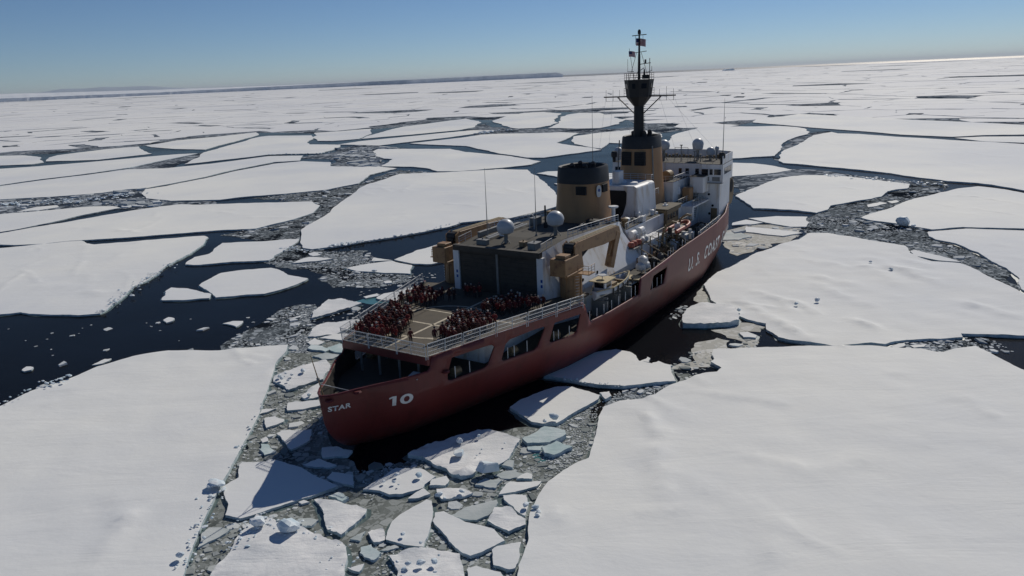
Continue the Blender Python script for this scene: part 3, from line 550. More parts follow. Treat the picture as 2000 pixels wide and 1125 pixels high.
# ------------------------------------------------------------------ far pack: a cracked sheet out to the open sea
YB = [(-400,330),(0,300),(100,298),(207,288),(280,282),(345,272),(420,265),(500,256),(610,258),(725,250),(787,244),(900,229),(960,232),(1025,218),(1100,216),(1170,218),(1220,230),(1290,255),(1340,252),(1420,246),(1470,236),(1530,227),(1600,221),(1700,226),(1860,234),(2000,241),(2400,255)]
rr = random.Random(11)
seeds = {}; RAT = 1.062; R0 = 360.0; DA = 0.075
ni = int(math.log(PACK_END * 1.5 / R0) / math.log(RAT)); na = int(1.55 / DA)
for i in range(ni):
    for j in range(na):
        r = R0 * RAT ** (i + rr.uniform(-.42, .42)); a = -0.775 + (j + rr.uniform(-.42, .42) + .5 * (i % 2)) * DA
        seeds[i, j] = Vector((r * sin(a), r * cos(a)))
def clip(poly, n, d):
    out = []
    for k in range(len(poly)):
        a, b = poly[k], poly[(k + 1) % len(poly)]; da, db = a.dot(n) - d, b.dot(n) - d
        if da <= 0: out.append(a)
        if (da < 0) != (db < 0) and da != db: out.append(a + (b - a) * (da / (da - db)))
    return out
def gap(a, b):
    q = random.Random(hash((min(a, b), max(a, b)))).random(); r = seeds[a].length; k = 0.4 + r / 1500
    return k * (0.12 if q < .56 else 1.4 if q < .78 else 4.5 if q < .92 else 12.0)
far = []
for (i, j), c in seeds.items():
    if c.y > PACK_END: continue
    px, py = proj((c.x, c.y, 0))
    if not -330 < px < 2330 or py > lerp(YB, px) - 1.0: continue
    if rr.random() < .025: continue
    R = c.length * DA * 1.6
    poly = [c + Vector((sx * R, sy * R)) for sx, sy in ((-1, -1), (1, -1), (1, 1), (-1, 1))]
    for di in (-3, -2, -1, 0, 1, 2, 3):
        for dj in (-2, -1, 0, 1, 2):
            o = seeds.get((i + di, j + dj))
            if o is None or o is c: continue
            d = o - c; L = d.length; n = d / L
            poly = clip(poly, n, c.dot(n) + L / 2 - gap((i, j), (i + di, j + dj)) / 2)
            if len(poly) < 3: break
        if len(poly) < 3: break
    if len(poly) < 3: continue
    q = [proj((p.x, p.y, 0)) for p in poly]
    A = abs(sum(q[k][0] * q[(k + 1) % len(q)][1] - q[(k + 1) % len(q)][0] * q[k][1] for k in range(len(q)))) / 2
    vis = 0 < px < 2000
    far.append((A if vis else 0, poly))
far.sort(key=lambda t: -t[0])
pack = MB(); shelfcut = None
for k, (A, poly) in enumerate(far):
    pts = refine(poly, .035, max(3.0, poly[0].length * .014)); h = rr.uniform(.18, .36)
    if k < 190 and A > 0:
        m_ = MB(); c = sum(pts, Vector((0, 0))) / len(pts)
        m_.add([(p.x - c.x, p.y - c.y, h) for p in pts] + [(p.x - c.x, p.y - c.y, -.3) for p in pts], [tuple(range(len(pts)))] + [(i, len(pts) + i, len(pts) + (i + 1) % len(pts), (i + 1) % len(pts)) for i in range(len(pts))])
        o = m_.build('pack_floe', M['farsnow']); o.location = (c.x, c.y, 0)
        tag(o, 'flat snow floe far out in the close pack below the horizon', 'ice floe', 'far floes of the close pack')
    else:
        o0 = len(pack.v)
        pack.add([(p.x, p.y, h) for p in pts] + [(p.x, p.y, -.3) for p in pts], [tuple(range(len(pts)))] + [(i, len(pts) + i, len(pts) + (i + 1) % len(pts), (i + 1) % len(pts)) for i in range(len(pts))])
o = pack.build('pack_ice', M['farsnow']); tag(o, 'distant pack ice reading as one cracked white field', 'pack ice', kind='stuff')
plane_poly('far_slush', [ground(x, min(y + 3, 400)) for x, y in YB] + [Vector((12000, PACK_END)), Vector((-12000, PACK_END))], 0.010, M['farbrash'], 'stuff')

# ------------------------------------------------------------------ ice shelf with its cliff, distant hills, one berg
def shelf():
    m_ = MB(); ts = [i / 220 for i in range(221)]; rows = [[], [], [], []]
    YBASE = [(-330, 213.5), (0, 199.3), (300, 187), (600, 172.3), (1000, 154.6), (1100, 150.4)]
    YTOP = [(-330, 207), (0, 193), (300, 181.3), (600, 166.2), (1000, 146.6), (1090, 142.2), (1100, 146)]
    for t in ts:
        px = -330 + t * 1430; yb, yt = lerp(YBASE, px), lerp(YTOP, px); hz = 150 - (px - 1000) * .0425; dd = ground(px, hz + 8).normalized(); dep = 7400 + 5000 * t; b = dd * (dep / max(.2, dd.y)); yb = proj((b.x, b.y, 0))[1]; k = dep / F
        jag = 14 * noise.noise((t * 40, 0, 0)) + 16 * noise.noise((t * 170, 3, 0)); d = b.normalized(); b = b + d * jag
        h = (yb - yt) * k * (1 + .08 * noise.noise((t * 90, 7, 0)))
        rows[0].append((b.x, b.y, 0)); q = b + d * (6 + 16 * abs(noise.noise((t * 150, 1, 1)))); rows[1].append((q.x, q.y, h))
        rise = max(0, 1 - max(0, px + 100) / 900)
        q = b + d * 2500; rows[2].append((q.x, q.y, h + 48 * rise)); q = b + d * 9000; rows[3].append((q.x, q.y, h + 110 * rise - 6))
    n = len(ts)
    m_.add([p for r in rows for p in r], [(r * n + i, r * n + i + 1, (r + 1) * n + i + 1, (r + 1) * n + i) for r in range(3) for i in range(n - 1)])
    o = m_.build('ice_shelf', M['shelf']); tag(o, kind='structure')
M['shelf'] = snow_mat('shelf_ice', (0.55, 0.60, 0.66), (0.80, 0.82, 0.84), big=0.004, bump=6.0, fine=0.02)
shelf()
M['hillfar'] = mat('far_hill_haze_blue', (0.36, 0.44, 0.54), 0.9, scale=0.0004, vary=.15)  # distance haze put into the base colour as pale blue
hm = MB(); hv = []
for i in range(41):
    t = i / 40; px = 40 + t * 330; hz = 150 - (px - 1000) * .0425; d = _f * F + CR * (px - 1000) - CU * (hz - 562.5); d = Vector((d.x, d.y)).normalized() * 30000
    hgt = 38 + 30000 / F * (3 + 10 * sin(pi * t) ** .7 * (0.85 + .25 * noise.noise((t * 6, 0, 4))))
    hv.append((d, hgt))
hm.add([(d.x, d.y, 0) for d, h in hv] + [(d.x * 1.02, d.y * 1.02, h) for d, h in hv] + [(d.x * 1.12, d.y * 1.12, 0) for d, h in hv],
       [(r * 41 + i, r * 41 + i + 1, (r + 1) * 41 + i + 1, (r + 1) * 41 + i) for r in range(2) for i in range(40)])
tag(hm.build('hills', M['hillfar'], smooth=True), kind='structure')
bm_ = MB(); c = ground(1425, 131.8 + 4.2); c = c.normalized() * 10500
prof = [(0, 0), (18, 16), (50, 19), (80, 16), (100, 24), (125, 22), (135, 0)]
bm_.slab([(c.x - 67 + x, c.y, z * 1.1) for x, z in prof], (0, 120, 0))
tag(bm_.build('iceberg', M['iceblock']), 'small tabular iceberg alone on the horizon right of the mast', 'iceberg')

# ------------------------------------------------------------------ brash ice and slush between the floes
def hull_hit(p):
    d = p - SHIP_S; s, t = d.dot(FWD), abs(d.dot(STB))
    return -9 < s < 118 and t < lerp(WL, s) + (1.8 if 2 < s < 62 and d.dot(STB) > 0 else .3)
WL = [(-9, 0), (-5, .4), (0, 4), (6, 6), (12, 7.5), (18, 9.2), (24, 10.6), (30, 11.5), (40, 12.2), (60, 12.2), (75, 11.3), (88, 8.8), (95, 6.5), (102, 4), (112, .7)]
SHEETS = [0]
def sheet(pix, m, z, seg=3.0):
    SHEETS[0] += 1; z = .010 + .0035 * SHEETS[0]
    pts = refine([ground(x, y) for x, y in pix], .10, max(seg, ground(*pix[0]).length * .015)); return plane_poly('brash_slush', pts, z, M[m], 'stuff')
sheet([(563,678),(600,640),(680,655),(655,700),(640,760),(640,850),(700,925),(790,905),(1010,835),(1060,832),(1120,815),(1165,790),(1168,840),(1165,880),(1130,925),(1070,960),(1045,1000),(1042,1080),(1010,1170),(340,1170),(390,1020),(440,920),(482,840),(515,770),(530,715)], 'slush', .012)
sheet([(440,690),(455,660),(520,625),(560,600),(615,595),(625,640),(600,690),(560,690),(500,690)], 'brash', .014)
sheet([(520,515),(545,490),(590,478),(640,492),(720,490),(745,520),(808,535),(800,550),(740,562),(650,562),(620,545),(600,525)], 'brash', .014)
sheet([(1180,790),(1215,768),(1262,757),(1315,752),(1300,770),(1250,790)], 'brash', .014)
sheet([(1720,690),(1735,672),(1800,665),(1880,660),(1930,662),(1925,690),(1880,690),(1830,700)], 'brash', .014)
sheet([(1355,582),(1372,561),(1385,585),(1402,600),(1380,603),(1366,592)], 'paleslush', .016, 1.5)
sheet([(1388,645),(1440,630),(1480,634),(1496,639),(1485,649),(1455,648),(1442,660),(1480,663),(1476,688),(1430,686),(1452,668),(1420,660)], 'paleslush', .016, 1.5)
sheet([(1350,682),(1365,668),(1400,660),(1425,666),(1424,684),(1395,688),(1392,697),(1397,706),(1390,716),(1350,724),(1320,722),(1296,716),(1330,710),(1358,706),(1352,692)], 'paleslush', .016, 1.5)
sheet([(1318,727),(1345,730),(1358,740),(1324,754)], 'slush', .016, 1.5)
sheet([(1408,455),(1460,440),(1570,440),(1560,462),(1500,485),(1440,500),(1412,478)], 'paleslush', .016)
sheet([(1556,440),(1600,418),(1690,430),(1750,440),(1800,448),(1818,460),(1835,475),(1875,485),(1920,505),(1975,535),(1995,560),(1985,572),(1900,530),(1870,518),(1835,502),(1780,490),(1700,476),(1620,460),(1580,460)], 'brash', .014)
sheet([(1596,420),(1640,400),(1720,386),(1775,366),(1800,350),(1850,360),(1840,378),(1780,394),(1690,426)], 'brash', .014)
sheet([(-40,425),(-40,385),(120,380),(285,368),(292,386),(340,394),(420,394),(420,400),(300,406),(235,408),(220,406),(110,412)], 'farbrash', .014)
sheet([(490,388),(560,380),(640,373),(700,361),(780,331),(850,338),(800,346),(720,368),(610,445),(588,470),(500,470),(430,460),(520,440),(600,420),(625,400)], 'brash', .014)
sheet([(640,322),(660,292),(700,284),(745,285),(790,290),(760,310),(775,325),(700,330)], 'farbrash', .014)
sheet([(1425,350),(1500,338),(1560,330),(1640,338),(1700,345),(1800,362),(1640,350),(1520,352),(1440,385)], 'farbrash', .014)
sheet([(1512,312),(1525,288),(1550,272),(1590,258),(1620,256),(1600,275),(1540,292),(1530,318)], 'farbrash', .014)
sheet([(210,340),(300,316),(400,298),(395,312),(340,326),(260,336)], 'farbrash', .014)
sheet([(920,262),(950,240),(1000,252),(1080,252),(1200,252),(1290,245),(1290,262),(1180,262),(1000,264)], 'farbrash', .014)
chips = MB(); leadchips = MB()
def brash(dens, pix, n, s0, s1, seed, h=.22):
    r = random.Random(seed); poly = [ground(x, y) for x, y in pix]
    x0, x1 = min(p.x for p in poly), max(p.x for p in poly); y0, y1 = min(p.y for p in poly), max(p.y for p in poly)
    cells = {}; k = 0; tries = 0; n = int(n * dens)
    while k < n and tries < n * 7:
        tries += 1
        p = Vector((r.uniform(x0, x1), r.uniform(y0, y1)))
        if not inside(p, poly) or hull_hit(p): continue
        if noise.noise((p.x * .09, p.y * .09, seed)) < r.uniform(-.25, .3): continue
        rad = s0 * (s1 / s0) ** (r.random() ** 2.3) / 2
        if on_floe(p): continue
        key = (int(p.x // 1.5), int(p.y // 1.5)); bad = False
        for ax in (-1, 0, 1):
            for ay in (-1, 0, 1):
                for q, qr in cells.get((key[0] + ax, key[1] + ay), ()):
                    if (q - p).length < (qr + rad) * .72: bad = True; break
        if bad: continue
        cells.setdefault(key, []).append((p, rad)); k += 1
        m = r.choice((4, 5, 5, 6, 7)); a0 = r.uniform(0, 6.28); el = r.uniform(.55, 1.0); rot = r.uniform(0, 6.28)
        z = max(.03, h * rad * r.uniform(.25, 1.0)); tx, ty = r.gauss(0, .06), r.gauss(0, .06); bot, top = [], []
        for q in range(m):
            a = a0 + 2 * pi * (q + r.uniform(-.3, .3)) / m; rd = rad * r.uniform(.75, 1.15); x, y = rd * cos(a), rd * sin(a) * el
            x, y = x * cos(rot) - y * sin(rot), x * sin(rot) + y * cos(rot)
            bot.append((p.x + x, p.y + y, -.05)); top.append((p.x + x * .88, p.y + y * .88, z + .03 + x * tx + y * ty))
        (chips if seed in (1, 2, 3, 8) else leadchips).rings([bot, top])
brash(0.75, [(563,678),(600,640),(680,660),(650,700),(630,760),(640,850),(690,920),(700,960),(740,1000),(740,1125),(360,1125),(400,1020),(440,930),(482,840),(515,770),(530,715)], 3600, .25, 2.2, 1)
brash(0.75, [(690,920),(790,900),(1010,850),(1060,835),(1130,880),(1090,935),(1050,980),(1040,1080),(1010,1130),(740,1130),(720,990)], 3300, .25, 2.0, 2)
brash(0.8, [(1050,845),(1110,822),(1165,792),(1168,840),(1163,870),(1100,925),(1060,915)], 1100, .25, 1.6, 3)
brash(0.5, [(440,690),(455,660),(520,625),(560,600),(615,595),(640,640),(600,690),(560,690),(500,690)], 1500, .35, 2.2, 4)
brash(0.5, [(520,515),(545,490),(590,478),(640,492),(720,490),(745,520),(808,535),(800,550),(740,562),(650,562),(620,545),(600,525)], 1900, .35, 2.2, 5)
brash(0.5, [(1165,800),(1180,780),(1215,763),(1262,757),(1315,752),(1300,770),(1250,790)], 420, .3, 1.8, 6)
brash(0.5, [(1720,690),(1735,672),(1800,665),(1880,660),(1930,662),(1990,690),(1900,690),(1830,700)], 260, .4, 2.4, 7)
brash(0.5, [(1290,722),(1340,700),(1360,670),(1425,660),(1490,640),(1480,690),(1400,700),(1390,716),(1350,735),(1330,752)], 420, .4, 3.0, 8)
brash(0.9, [(1556,440),(1600,418),(1690,430),(1750,440),(1800,448),(1818,460),(1835,475),(1875,485),(1920,505),(1975,535),(1995,560),(1985,572),(1900,530),(1870,518),(1835,502),(1780,490),(1700,476),(1620,460),(1580,460)], 1300, .4, 3.2, 9)
brash(0.7, [(1596,420),(1640,400),(1720,386),(1775,366),(1850,362),(1840,378),(1780,394),(1690,426)], 420, .5, 4.0, 10)
brash(0.6, [(490,388),(560,380),(640,373),(700,361),(780,331),(850,338),(800,346),(720,368),(610,445),(588,470),(500,470),(430,460),(520,440),(600,420),(625,400)], 1300, .6, 4.5, 11)
brash(0.3, [(-40,425),(-40,385),(120,380),(285,368),(340,394),(420,400),(300,406),(110,412)], 900, 1.2, 8.0, 12, .35)
brash(0.5, [(640,322),(660,292),(700,284),(745,285),(790,290),(760,310),(775,325),(700,330)], 300, 2.0, 12.0, 13)
brash(0.3, [(1408,455),(1460,440),(1570,440),(1560,462),(1500,485),(1440,500),(1412,478)], 260, .8, 5.0, 14)
brash(0.5, [(60,1000),(0,640),(300,620),(440,600),(560,600),(480,680),(200,720)], 60, .4, 2.4, 15)
brash(0.5, [(620,640),(700,560),(850,530),(860,575),(700,640)], 160, .4, 2.6, 16)
brash(0.5, [(1285,612),(1340,595),(1360,605),(1310,625)], 90, .4, 2.0, 17)
tag(leadchips.build('lead_ice', M['leadchip']), 'scattered bits of ice drifting in the dark leads', 'brash ice', kind='stuff')
tag(chips.build('brash_ice', M['chip']), 'crumbled brash ice choking the leads and the channel', 'brash ice', kind='stuff')

# ------------------------------------------------------------------ loose blocks lying on the floes, rubble along floe rims
def block_mesh(seed):
    r = random.Random(seed); bm = bmesh.new(); bmesh.ops.create_cube(bm, size=1.0)
    for v in bm.verts: v.co += Vector((r.uniform(-.3, .3), r.uniform(-.3, .3), r.uniform(-.3, .3)))
    bmesh.ops.bevel(bm, geom=list(bm.edges), offset=.10, segments=1, affect='EDGES')
    bmesh.ops.subdivide_edges(bm, edges=bm.edges, cuts=1)
    for v in bm.verts: v.co += Vector(noise.noise_vector(v.co * 2.3 + Vector((seed, 0, 0)))) * .09
    me = bpy.data.meshes.new('ice_block'); bm.to_mesh(me); bm.free(); me.materials.append(M['iceblock']); return me
BLK = [block_mesh(k) for k in range(7)]
def lump_mesh(seed):
    r = random.Random(seed); bm = bmesh.new(); bmesh.ops.create_icosphere(bm, subdivisions=1 if seed < 20 else 2, radius=.55)
    for v in bm.verts: v.co *= 1 + .5 * noise.noise(v.co * 1.6 + Vector((seed * 3.1, 0, 0))) + .16 * noise.noise(v.co * 4 + Vector((seed, 2, 0)))
    me = bpy.data.meshes.new('ice_block'); bm.to_mesh(me); bm.free(); me.materials.append(M['iceblock']); return me
LUMP = [lump_mesh(k) for k in range(6)]; BLK += [lump_mesh(20 + k) for k in range(6)]
rb = random.Random(5)
def block(px, py, size, label, group='loose ice blocks on the floes', flat=.7, base=.5, rz=None, mesh=None):
    p = ground(px, py, base); o = bpy.data.objects.new('ice_block', BLK[mesh] if mesh is not None else rb.choice(BLK[7:])); COL.objects.link(o)
    size *= .45; flat *= .85; o.scale = (size * rb.uniform(.8, 1.2), size * rb.uniform(.7, 1.0), size * flat); o.location = (p.x, p.y, base + size * flat * .35)
    o.rotation_euler = (rb.uniform(-.2, .2), rb.uniform(-.2, .2), rb.uniform(0, 6.28) if rz is None else rz); tag(o, label, 'ice block', group)
for (x, y), s in (((775,928), .9), ((818,930), 1.5), ((750,941), .8), ((769,942), .8), ((778,947), .5)): block(x, y, s, 'small block of ice on the dotted floe below the stern', base=.6)
for (x, y), s in (((897,862), 1.5), ((935,852), .9), ((941,878), .5), ((931,890), .4), ((986,866), .5)): block(x, y, s, 'small lump of ice on the big floe right of the stern shadow', base=.7)
block(896, 889, 2.6, 'long flat blue sided block on the big floe right of the stern shadow', flat=.42, base=.7, rz=.2, mesh=0)
block(950, 917, 3.0, 'large tilted blue block on the lower rim of the big floe', flat=.8, base=.6, mesh=3)
block(504, 1024, 2.6, 'left one of two big blocks on the rough crusted floe rim', flat=.8, base=.7)
block(563, 1034, 3.0, 'right one of two big blocks on the rough crusted floe rim', flat=.95, base=.7)
for (x, y), s in (((787,1044), .9), ((822,1061), .7)): block(x, y, s, 'little block on the smooth pointed floe', base=.55)
for (x, y), s in (((797,1102), 1.0), ((822,1100), 1.3), ((848,1098), 1.2), ((776,1098), .7), ((788,1113), .8), ((857,1085), .5), ((850,1118), .6)): block(x, y, s, 'blue lump on the rough floe at the bottom edge', base=.65)
for (x, y), s in (((857,968), 1.4), ((902,961), 1.0), ((868,974), .8)): block(x, y, s, 'lump on the lens shaped floe', base=.55)
block(1027, 988, 1.3, 'blue lump on the downward pointing floe', base=.55)
for (x, y), s in (((1082,817), 2.0), ((1064,824), 1.1)): block(x, y, s, 'pointed block on the starboard quarter floe', flat=.85, base=.75)
for (x, y), s in (((546,736), 1.3), ((551,740), 1.3), ((570,733), 1.0), ((563,743), .9), ((592,725), 1.5), ((558,730), .7)): block(x, y, s, 'block in the cluster on the lumpy floe behind the flagstaff', base=.65)
block(604, 772, 1.1, 'lump on the three sided floe against the stern', base=.55)
for (x, y), s in (((352,1086), 1.5), ((410,951), 1.4)): block(x, y, s, 'blue shadowed block on the rim of the lower left sheet', base=.7)
block(423, 945, 3.2, 'flat slab tipped onto the rim of the lower left sheet', flat=.35, base=.75)
block(731, 530, 1.7, 'blue block on the near edge of the flat floe left of the hangar', base=.5)
block(1763, 438, 5.6, 'dark ice boulder on the rim of the right hand floe', flat=1.0, base=.6)
block(1784, 442, 2.2, 'smaller lump beside the dark ice boulder', flat=.6, base=.6)
block(1443, 607, 1.8, 'blue fragment between the thick block and the broad sheet', base=.7)
for (x, y), s in (((1596,587), 1.8), ((1555,594), 1.2), ((1700,512), 1.2), ((1740,526), 1.4)): block(x, y, s, 'small dark lump on the broad snow sheet right of the hull', base=.7)
for (x, y), s in (((1046,992), 1.2), ((1052,1000), 1.0), ((1050,1007), .9)): block(x, y, s, 'blue lump at the left rim of the lower right sheet', base=.5)
rub = MB()
def rubble(line, n, s0, s1, spread, base, seed):
    r = random.Random(seed); pts = [ground(x, y) for x, y in line]; Ls = [(b - a).length for a, b in zip(pts, pts[1:])]; T = sum(Ls)
    s0 *= .55; s1 *= .36
    for _ in range(int(n * .6)):
        d = r.uniform(0, T); k = 0
        while d > Ls[k] and k < len(Ls) - 1: d -= Ls[k]; k += 1
        a, b = pts[k], pts[k + 1]; nr = Vector((-(b - a).y, (b - a).x)).normalized(); p = a + (b - a).normalized() * d + nr * r.gauss(0, spread)
        s = s0 * (s1 / s0) ** (r.random() ** 2)
        me = r.choice(LUMP); q = Matrix.Translation((p.x, p.y, base + s * .1)) @ Matrix.Rotation(r.uniform(0, 6.28), 4, 'Z') @ Matrix.Rotation(r.uniform(-.4, .4), 4, 'X') @ Matrix.Diagonal((s * r.uniform(.7, 1.5), s, s * r.uniform(.22, .55), 1))
        rub.add([q @ v.co for v in me.vertices], [list(f.vertices) for f in me.polygons])
rubble([(522,770),(510,805),(495,838),(478,868),(460,905),(445,932)], 34, .3, 1.0, .35, .45, 1)
rubble([(430,960),(415,990),(400,1020),(385,1055),(372,1090),(362,1125)], 64, .3, 1.3, .45, .5, 2)
rubble([(458,1085),(474,1046),(493,1032),(505,1018),(533,1024),(552,1034),(583,1041)], 120, .25, 1.5, .7, .5, 3)
rubble([(583,1041),(611,1050),(641,1064),(670,1069),(678,1085),(674,1119)], 40, .25, .8, .8, .5, 4)
rubble([(0,797),(60,768),(100,755)], 20, .4, 1.2, .4, .55, 5); rubble([(85,760),(130,745),(140,742)], 40, .5, 1.8, .6, .6, 6)
rubble([(331,519),(298,544),(262,562),(229,593),(196,615)], 120, .5, 2.0, 1.0, .5, 7)
rubble([(1100,746),(1120,751),(1170,760),(1220,762)], 50, .3, 1.0, .4, .6, 8)
rubble([(1040,600),(1000,615)], 1, .3, .5, .1, 0, 9)
rubble([(712,474),(675,481),(642,486)], 70, .7, 2.2, .8, .5, 10)
rubble([(700,478),(826,456),(902,437)], 60, .7, 2.0, .6, .5, 11)
rubble([(0,402),(60,395),(120,396),(200,390),(260,378)], 260, 1.2, 4.5, 4.0, .3, 12)
rubble([(520,303),(590,302),(640,300)], 50, 1.5, 4.0, 1.5, .3, 13)
rubble([(1610,345),(1700,350),(1790,360),(1850,362)], 120, 1.0, 3.5, 2.0, .3, 14)
rubble([(930,262),(970,256),(1000,255)], 90, 2.0, 6.0, 3.0, .3, 15)
rubble([(560,485),(590,492),(610,494)], 60, .6, 2.0, 1.2, .3, 16)
tag(rub.build('ice_rubble', M['iceblock']), 'crumbled ice rubble along the rims of the floes', 'ice rubble', kind='stuff')

# ------------------------------------------------------------------ air
hz = MB(); hz.box((-170000, -1500, -1.0), (170000, 160000, 440.0))
hm_ = bpy.data.materials.new('haze'); hm_.use_nodes = True; t_ = hm_.node_tree; t_.nodes.remove(t_.nodes['Principled BSDF'])
pv = t_.nodes.new('ShaderNodeVolumePrincipled'); pv.inputs['Density'].default_value = 1.4e-5; pv.inputs['Color'].default_value = (0.80, 0.88, 0.95, 1); pv.inputs['Anisotropy'].default_value = 0.2
t_.links.new(pv.outputs[0], t_.nodes['Material Output'].inputs['Volume'])
tag(hz.build('haze', hm_), kind='stuff')
# ================================================================== THE SHIP  (s forward, t to starboard, z up; origin under the flight deck's aft edge)
ship = empty('icebreaker', (SHIP_S.x, SHIP_S.y, 0), pi / 2 - HEAD)
tag(ship, 'red hulled icebreaker with white superstructure, two buff funnels and a black mast, stern towards us', 'ship')
def L3(s, t, z): return Vector((s, -t, z))
DECKB = [(-9.8, 0), (-9.2, .9), (-8.3, 1.6), (-7, 2.3), (-5, 3.6), (-3, 5.0), (-1.5, 5.9), (0, 6.45), (6, 8.1), (12, 9.75), (18, 11.45), (24, 13.1), (30, 13.65), (40, 13.8), (50, 13.75), (58, 13.55), (70, 13.1), (80, 12.5), (88, 11.6), (95, 10.2), (102, 8), (108, 5.5), (113, 3), (117, 1.2), (119.5, 0)]
WLB = [(-9.8, 0), (-5, 0), (-3, 1.2), (0, 2.8), (6, 4.6), (12, 6.2), (18, 7.9), (24, 9.4), (30, 10.4), (40, 11.2), (60, 11.6), (75, 11.3), (88, 8.8), (95, 6.5), (102, 4), (108, 2), (112, .5), (119.5, 0)]
TOP = [(-9.8, 7.55), (-5, 7.7), (-.3, 7.9), (.15, 8.3), (.35, 9.3), (.6, 9.48), (23.5, 9.95), (24.9, 7.0), (39.7, 6.75), (40.1, 8.9), (40.6, 9.05), (57, 9.8), (80, 9.9), (89, 10.3), (94, 11.5), (105, 12.5), (119.5, 13.2)]
def zb(s): return 6.2 * (1 - sqrt(max(0, 1 - ((-4.2 - s) / 5.6) ** 2))) if s < -4.2 else (12.2 * ((s - 110) / 9.5) ** 1.3 if s > 110 else 0)
def hb(s, z):
    W_, D_ = lerp(WLB, s), lerp(DECKB, s); b = zb(s); top = 6.0 if s < 100 else 6 + (s - 100) * .3
    if s < -2: top = 6 + 1.4 * min(1, (-2 - s) / 4)
    k = (z - b) / max(.3, top - b); k = 0 if k < 0 else min(1, k) ** .62
    return W_ + (D_ - W_) * k
HOLES = [[(2.25, 6.2), (2.7, 5.95), (7.4, 5.95), (8.0, 6.3), (9.0, 8.1), (8.6, 8.5), (3.6, 8.95), (3.0, 8.7), (2.3, 6.9)],
         [(9.9, 6.3), (10.2, 5.95), (15.0, 5.9), (15.6, 6.2), (16.9, 8.3), (16.5, 8.65), (11.3, 8.4), (10.6, 8.0)],
         [(17.5, 6.4), (17.8, 6.1), (21.8, 6.05), (22.3, 6.4), (23.1, 8.6), (22.8, 8.9), (18.9, 8.75), (18.3, 8.4)],
         [(43.7, 6.1), (49.5, 5.85), (50.9, 8.25), (45.1, 8.2)]]
def hull_side(sg):
    ss = [-9.8 + .25 * i for i in range(45)] + [1.5 + 1.5 * i for i in range(79)]
    ss = [s for s in ss if s < 119.5]
    bot = [(s, (zb(s) if zb(s) > 0 else -1.2)) for s in ss] + [(119.5, 12.4)]
    tops = sorted(set([s for s in ss] + [a for a, b in TOP])); top = [(s, lerp(TOP, s)) for s in tops]
    out = bot + top[::-1]
    V = [Vector(p) for p in out]; E_ = [(i, (i + 1) % len(out)) for i in range(len(out))]
    for h in HOLES:
        o = len(V); V += [Vector(p) for p in h]; E_ += [(o + i, o + (i + 1) % len(h)) for i in range(len(h))]
    for s in ss:
        for z in ([.3 * k for k in range(27)] if s < 1.5 else [0, .4, .8, 1.4, 2, 2.7, 3.4, 4.1, 4.8, 5.4, 6, 6.6, 7.2, 8, 8.8, 9.6, 10.4, 11.2, 12]):
            q = Vector((s + .02, z + .01))
            if inside(q, out) and not any(inside(q, h) for h in HOLES): V.append(q)
    vs, es, fs, *_ = delaunay_2d_cdt(V, E_, [], 0, 1e-4)
    P = [L3(v.x, sg * hb(v.x, v.y), v.y) for v in vs]; Fc = []
    for f in fs:
        c = sum((vs[i] for i in f), Vector((0, 0))) / len(f)
        if inside(c, out) and not any(inside(c, h) for h in HOLES): Fc.append(list(f))
    return P, Fc
hm = MB()
for sg in (1, -1): P, Fc = hull_side(sg); hm.add(P, Fc)
me = bpy.data.meshes.new('hull'); me.from_pydata(hm.v, [], hm.f); me.materials.append(M['hull'])
bm = bmesh.new(); bm.from_mesh(me); bmesh.ops.remove_doubles(bm, verts=bm.verts, dist=.01)
bmesh.ops.recalc_face_normals(bm, faces=bm.faces)
bm.faces.ensure_lookup_table()
ref = max(bm.faces, key=lambda f: -f.calc_center_median().y if 30 < f.calc_center_median().x < 60 else -99)
if ref.normal.y > 0: bmesh.ops.reverse_faces(bm, faces=bm.faces)
bm.to_mesh(me); bm.free(); me.polygons.foreach_set('use_smooth', [True] * len(me.polygons))
hull = bpy.data.objects.new('hull', me); COL.objects.link(hull); hull.parent = ship
M['inner'] = mat('bulwark_inner_shade', (0.028, 0.026, 0.024), .7)  # near-black colour paints shade onto the inner faces of the plating
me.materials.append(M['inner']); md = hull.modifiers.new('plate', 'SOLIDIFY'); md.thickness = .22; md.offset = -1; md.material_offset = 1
# rounded rubbing cap along the bulwark of the fantail
def part(mb, name, m, parent=ship, **k): return mb.build(name, M[m] if isinstance(m, str) else m, parent, **k)
cap = MB()
for sg in (1, -1):
    cap.path([L3(s, sg * (lerp(DECKB, s) - .1), lerp(TOP, s) + .03) for s in [-9.8, -9.2, -8.3, -7, -6, -5, -4, -3, -2, -1, -.3]], .13)
part(cap, 'bulwark_rail', 'hull', hull)

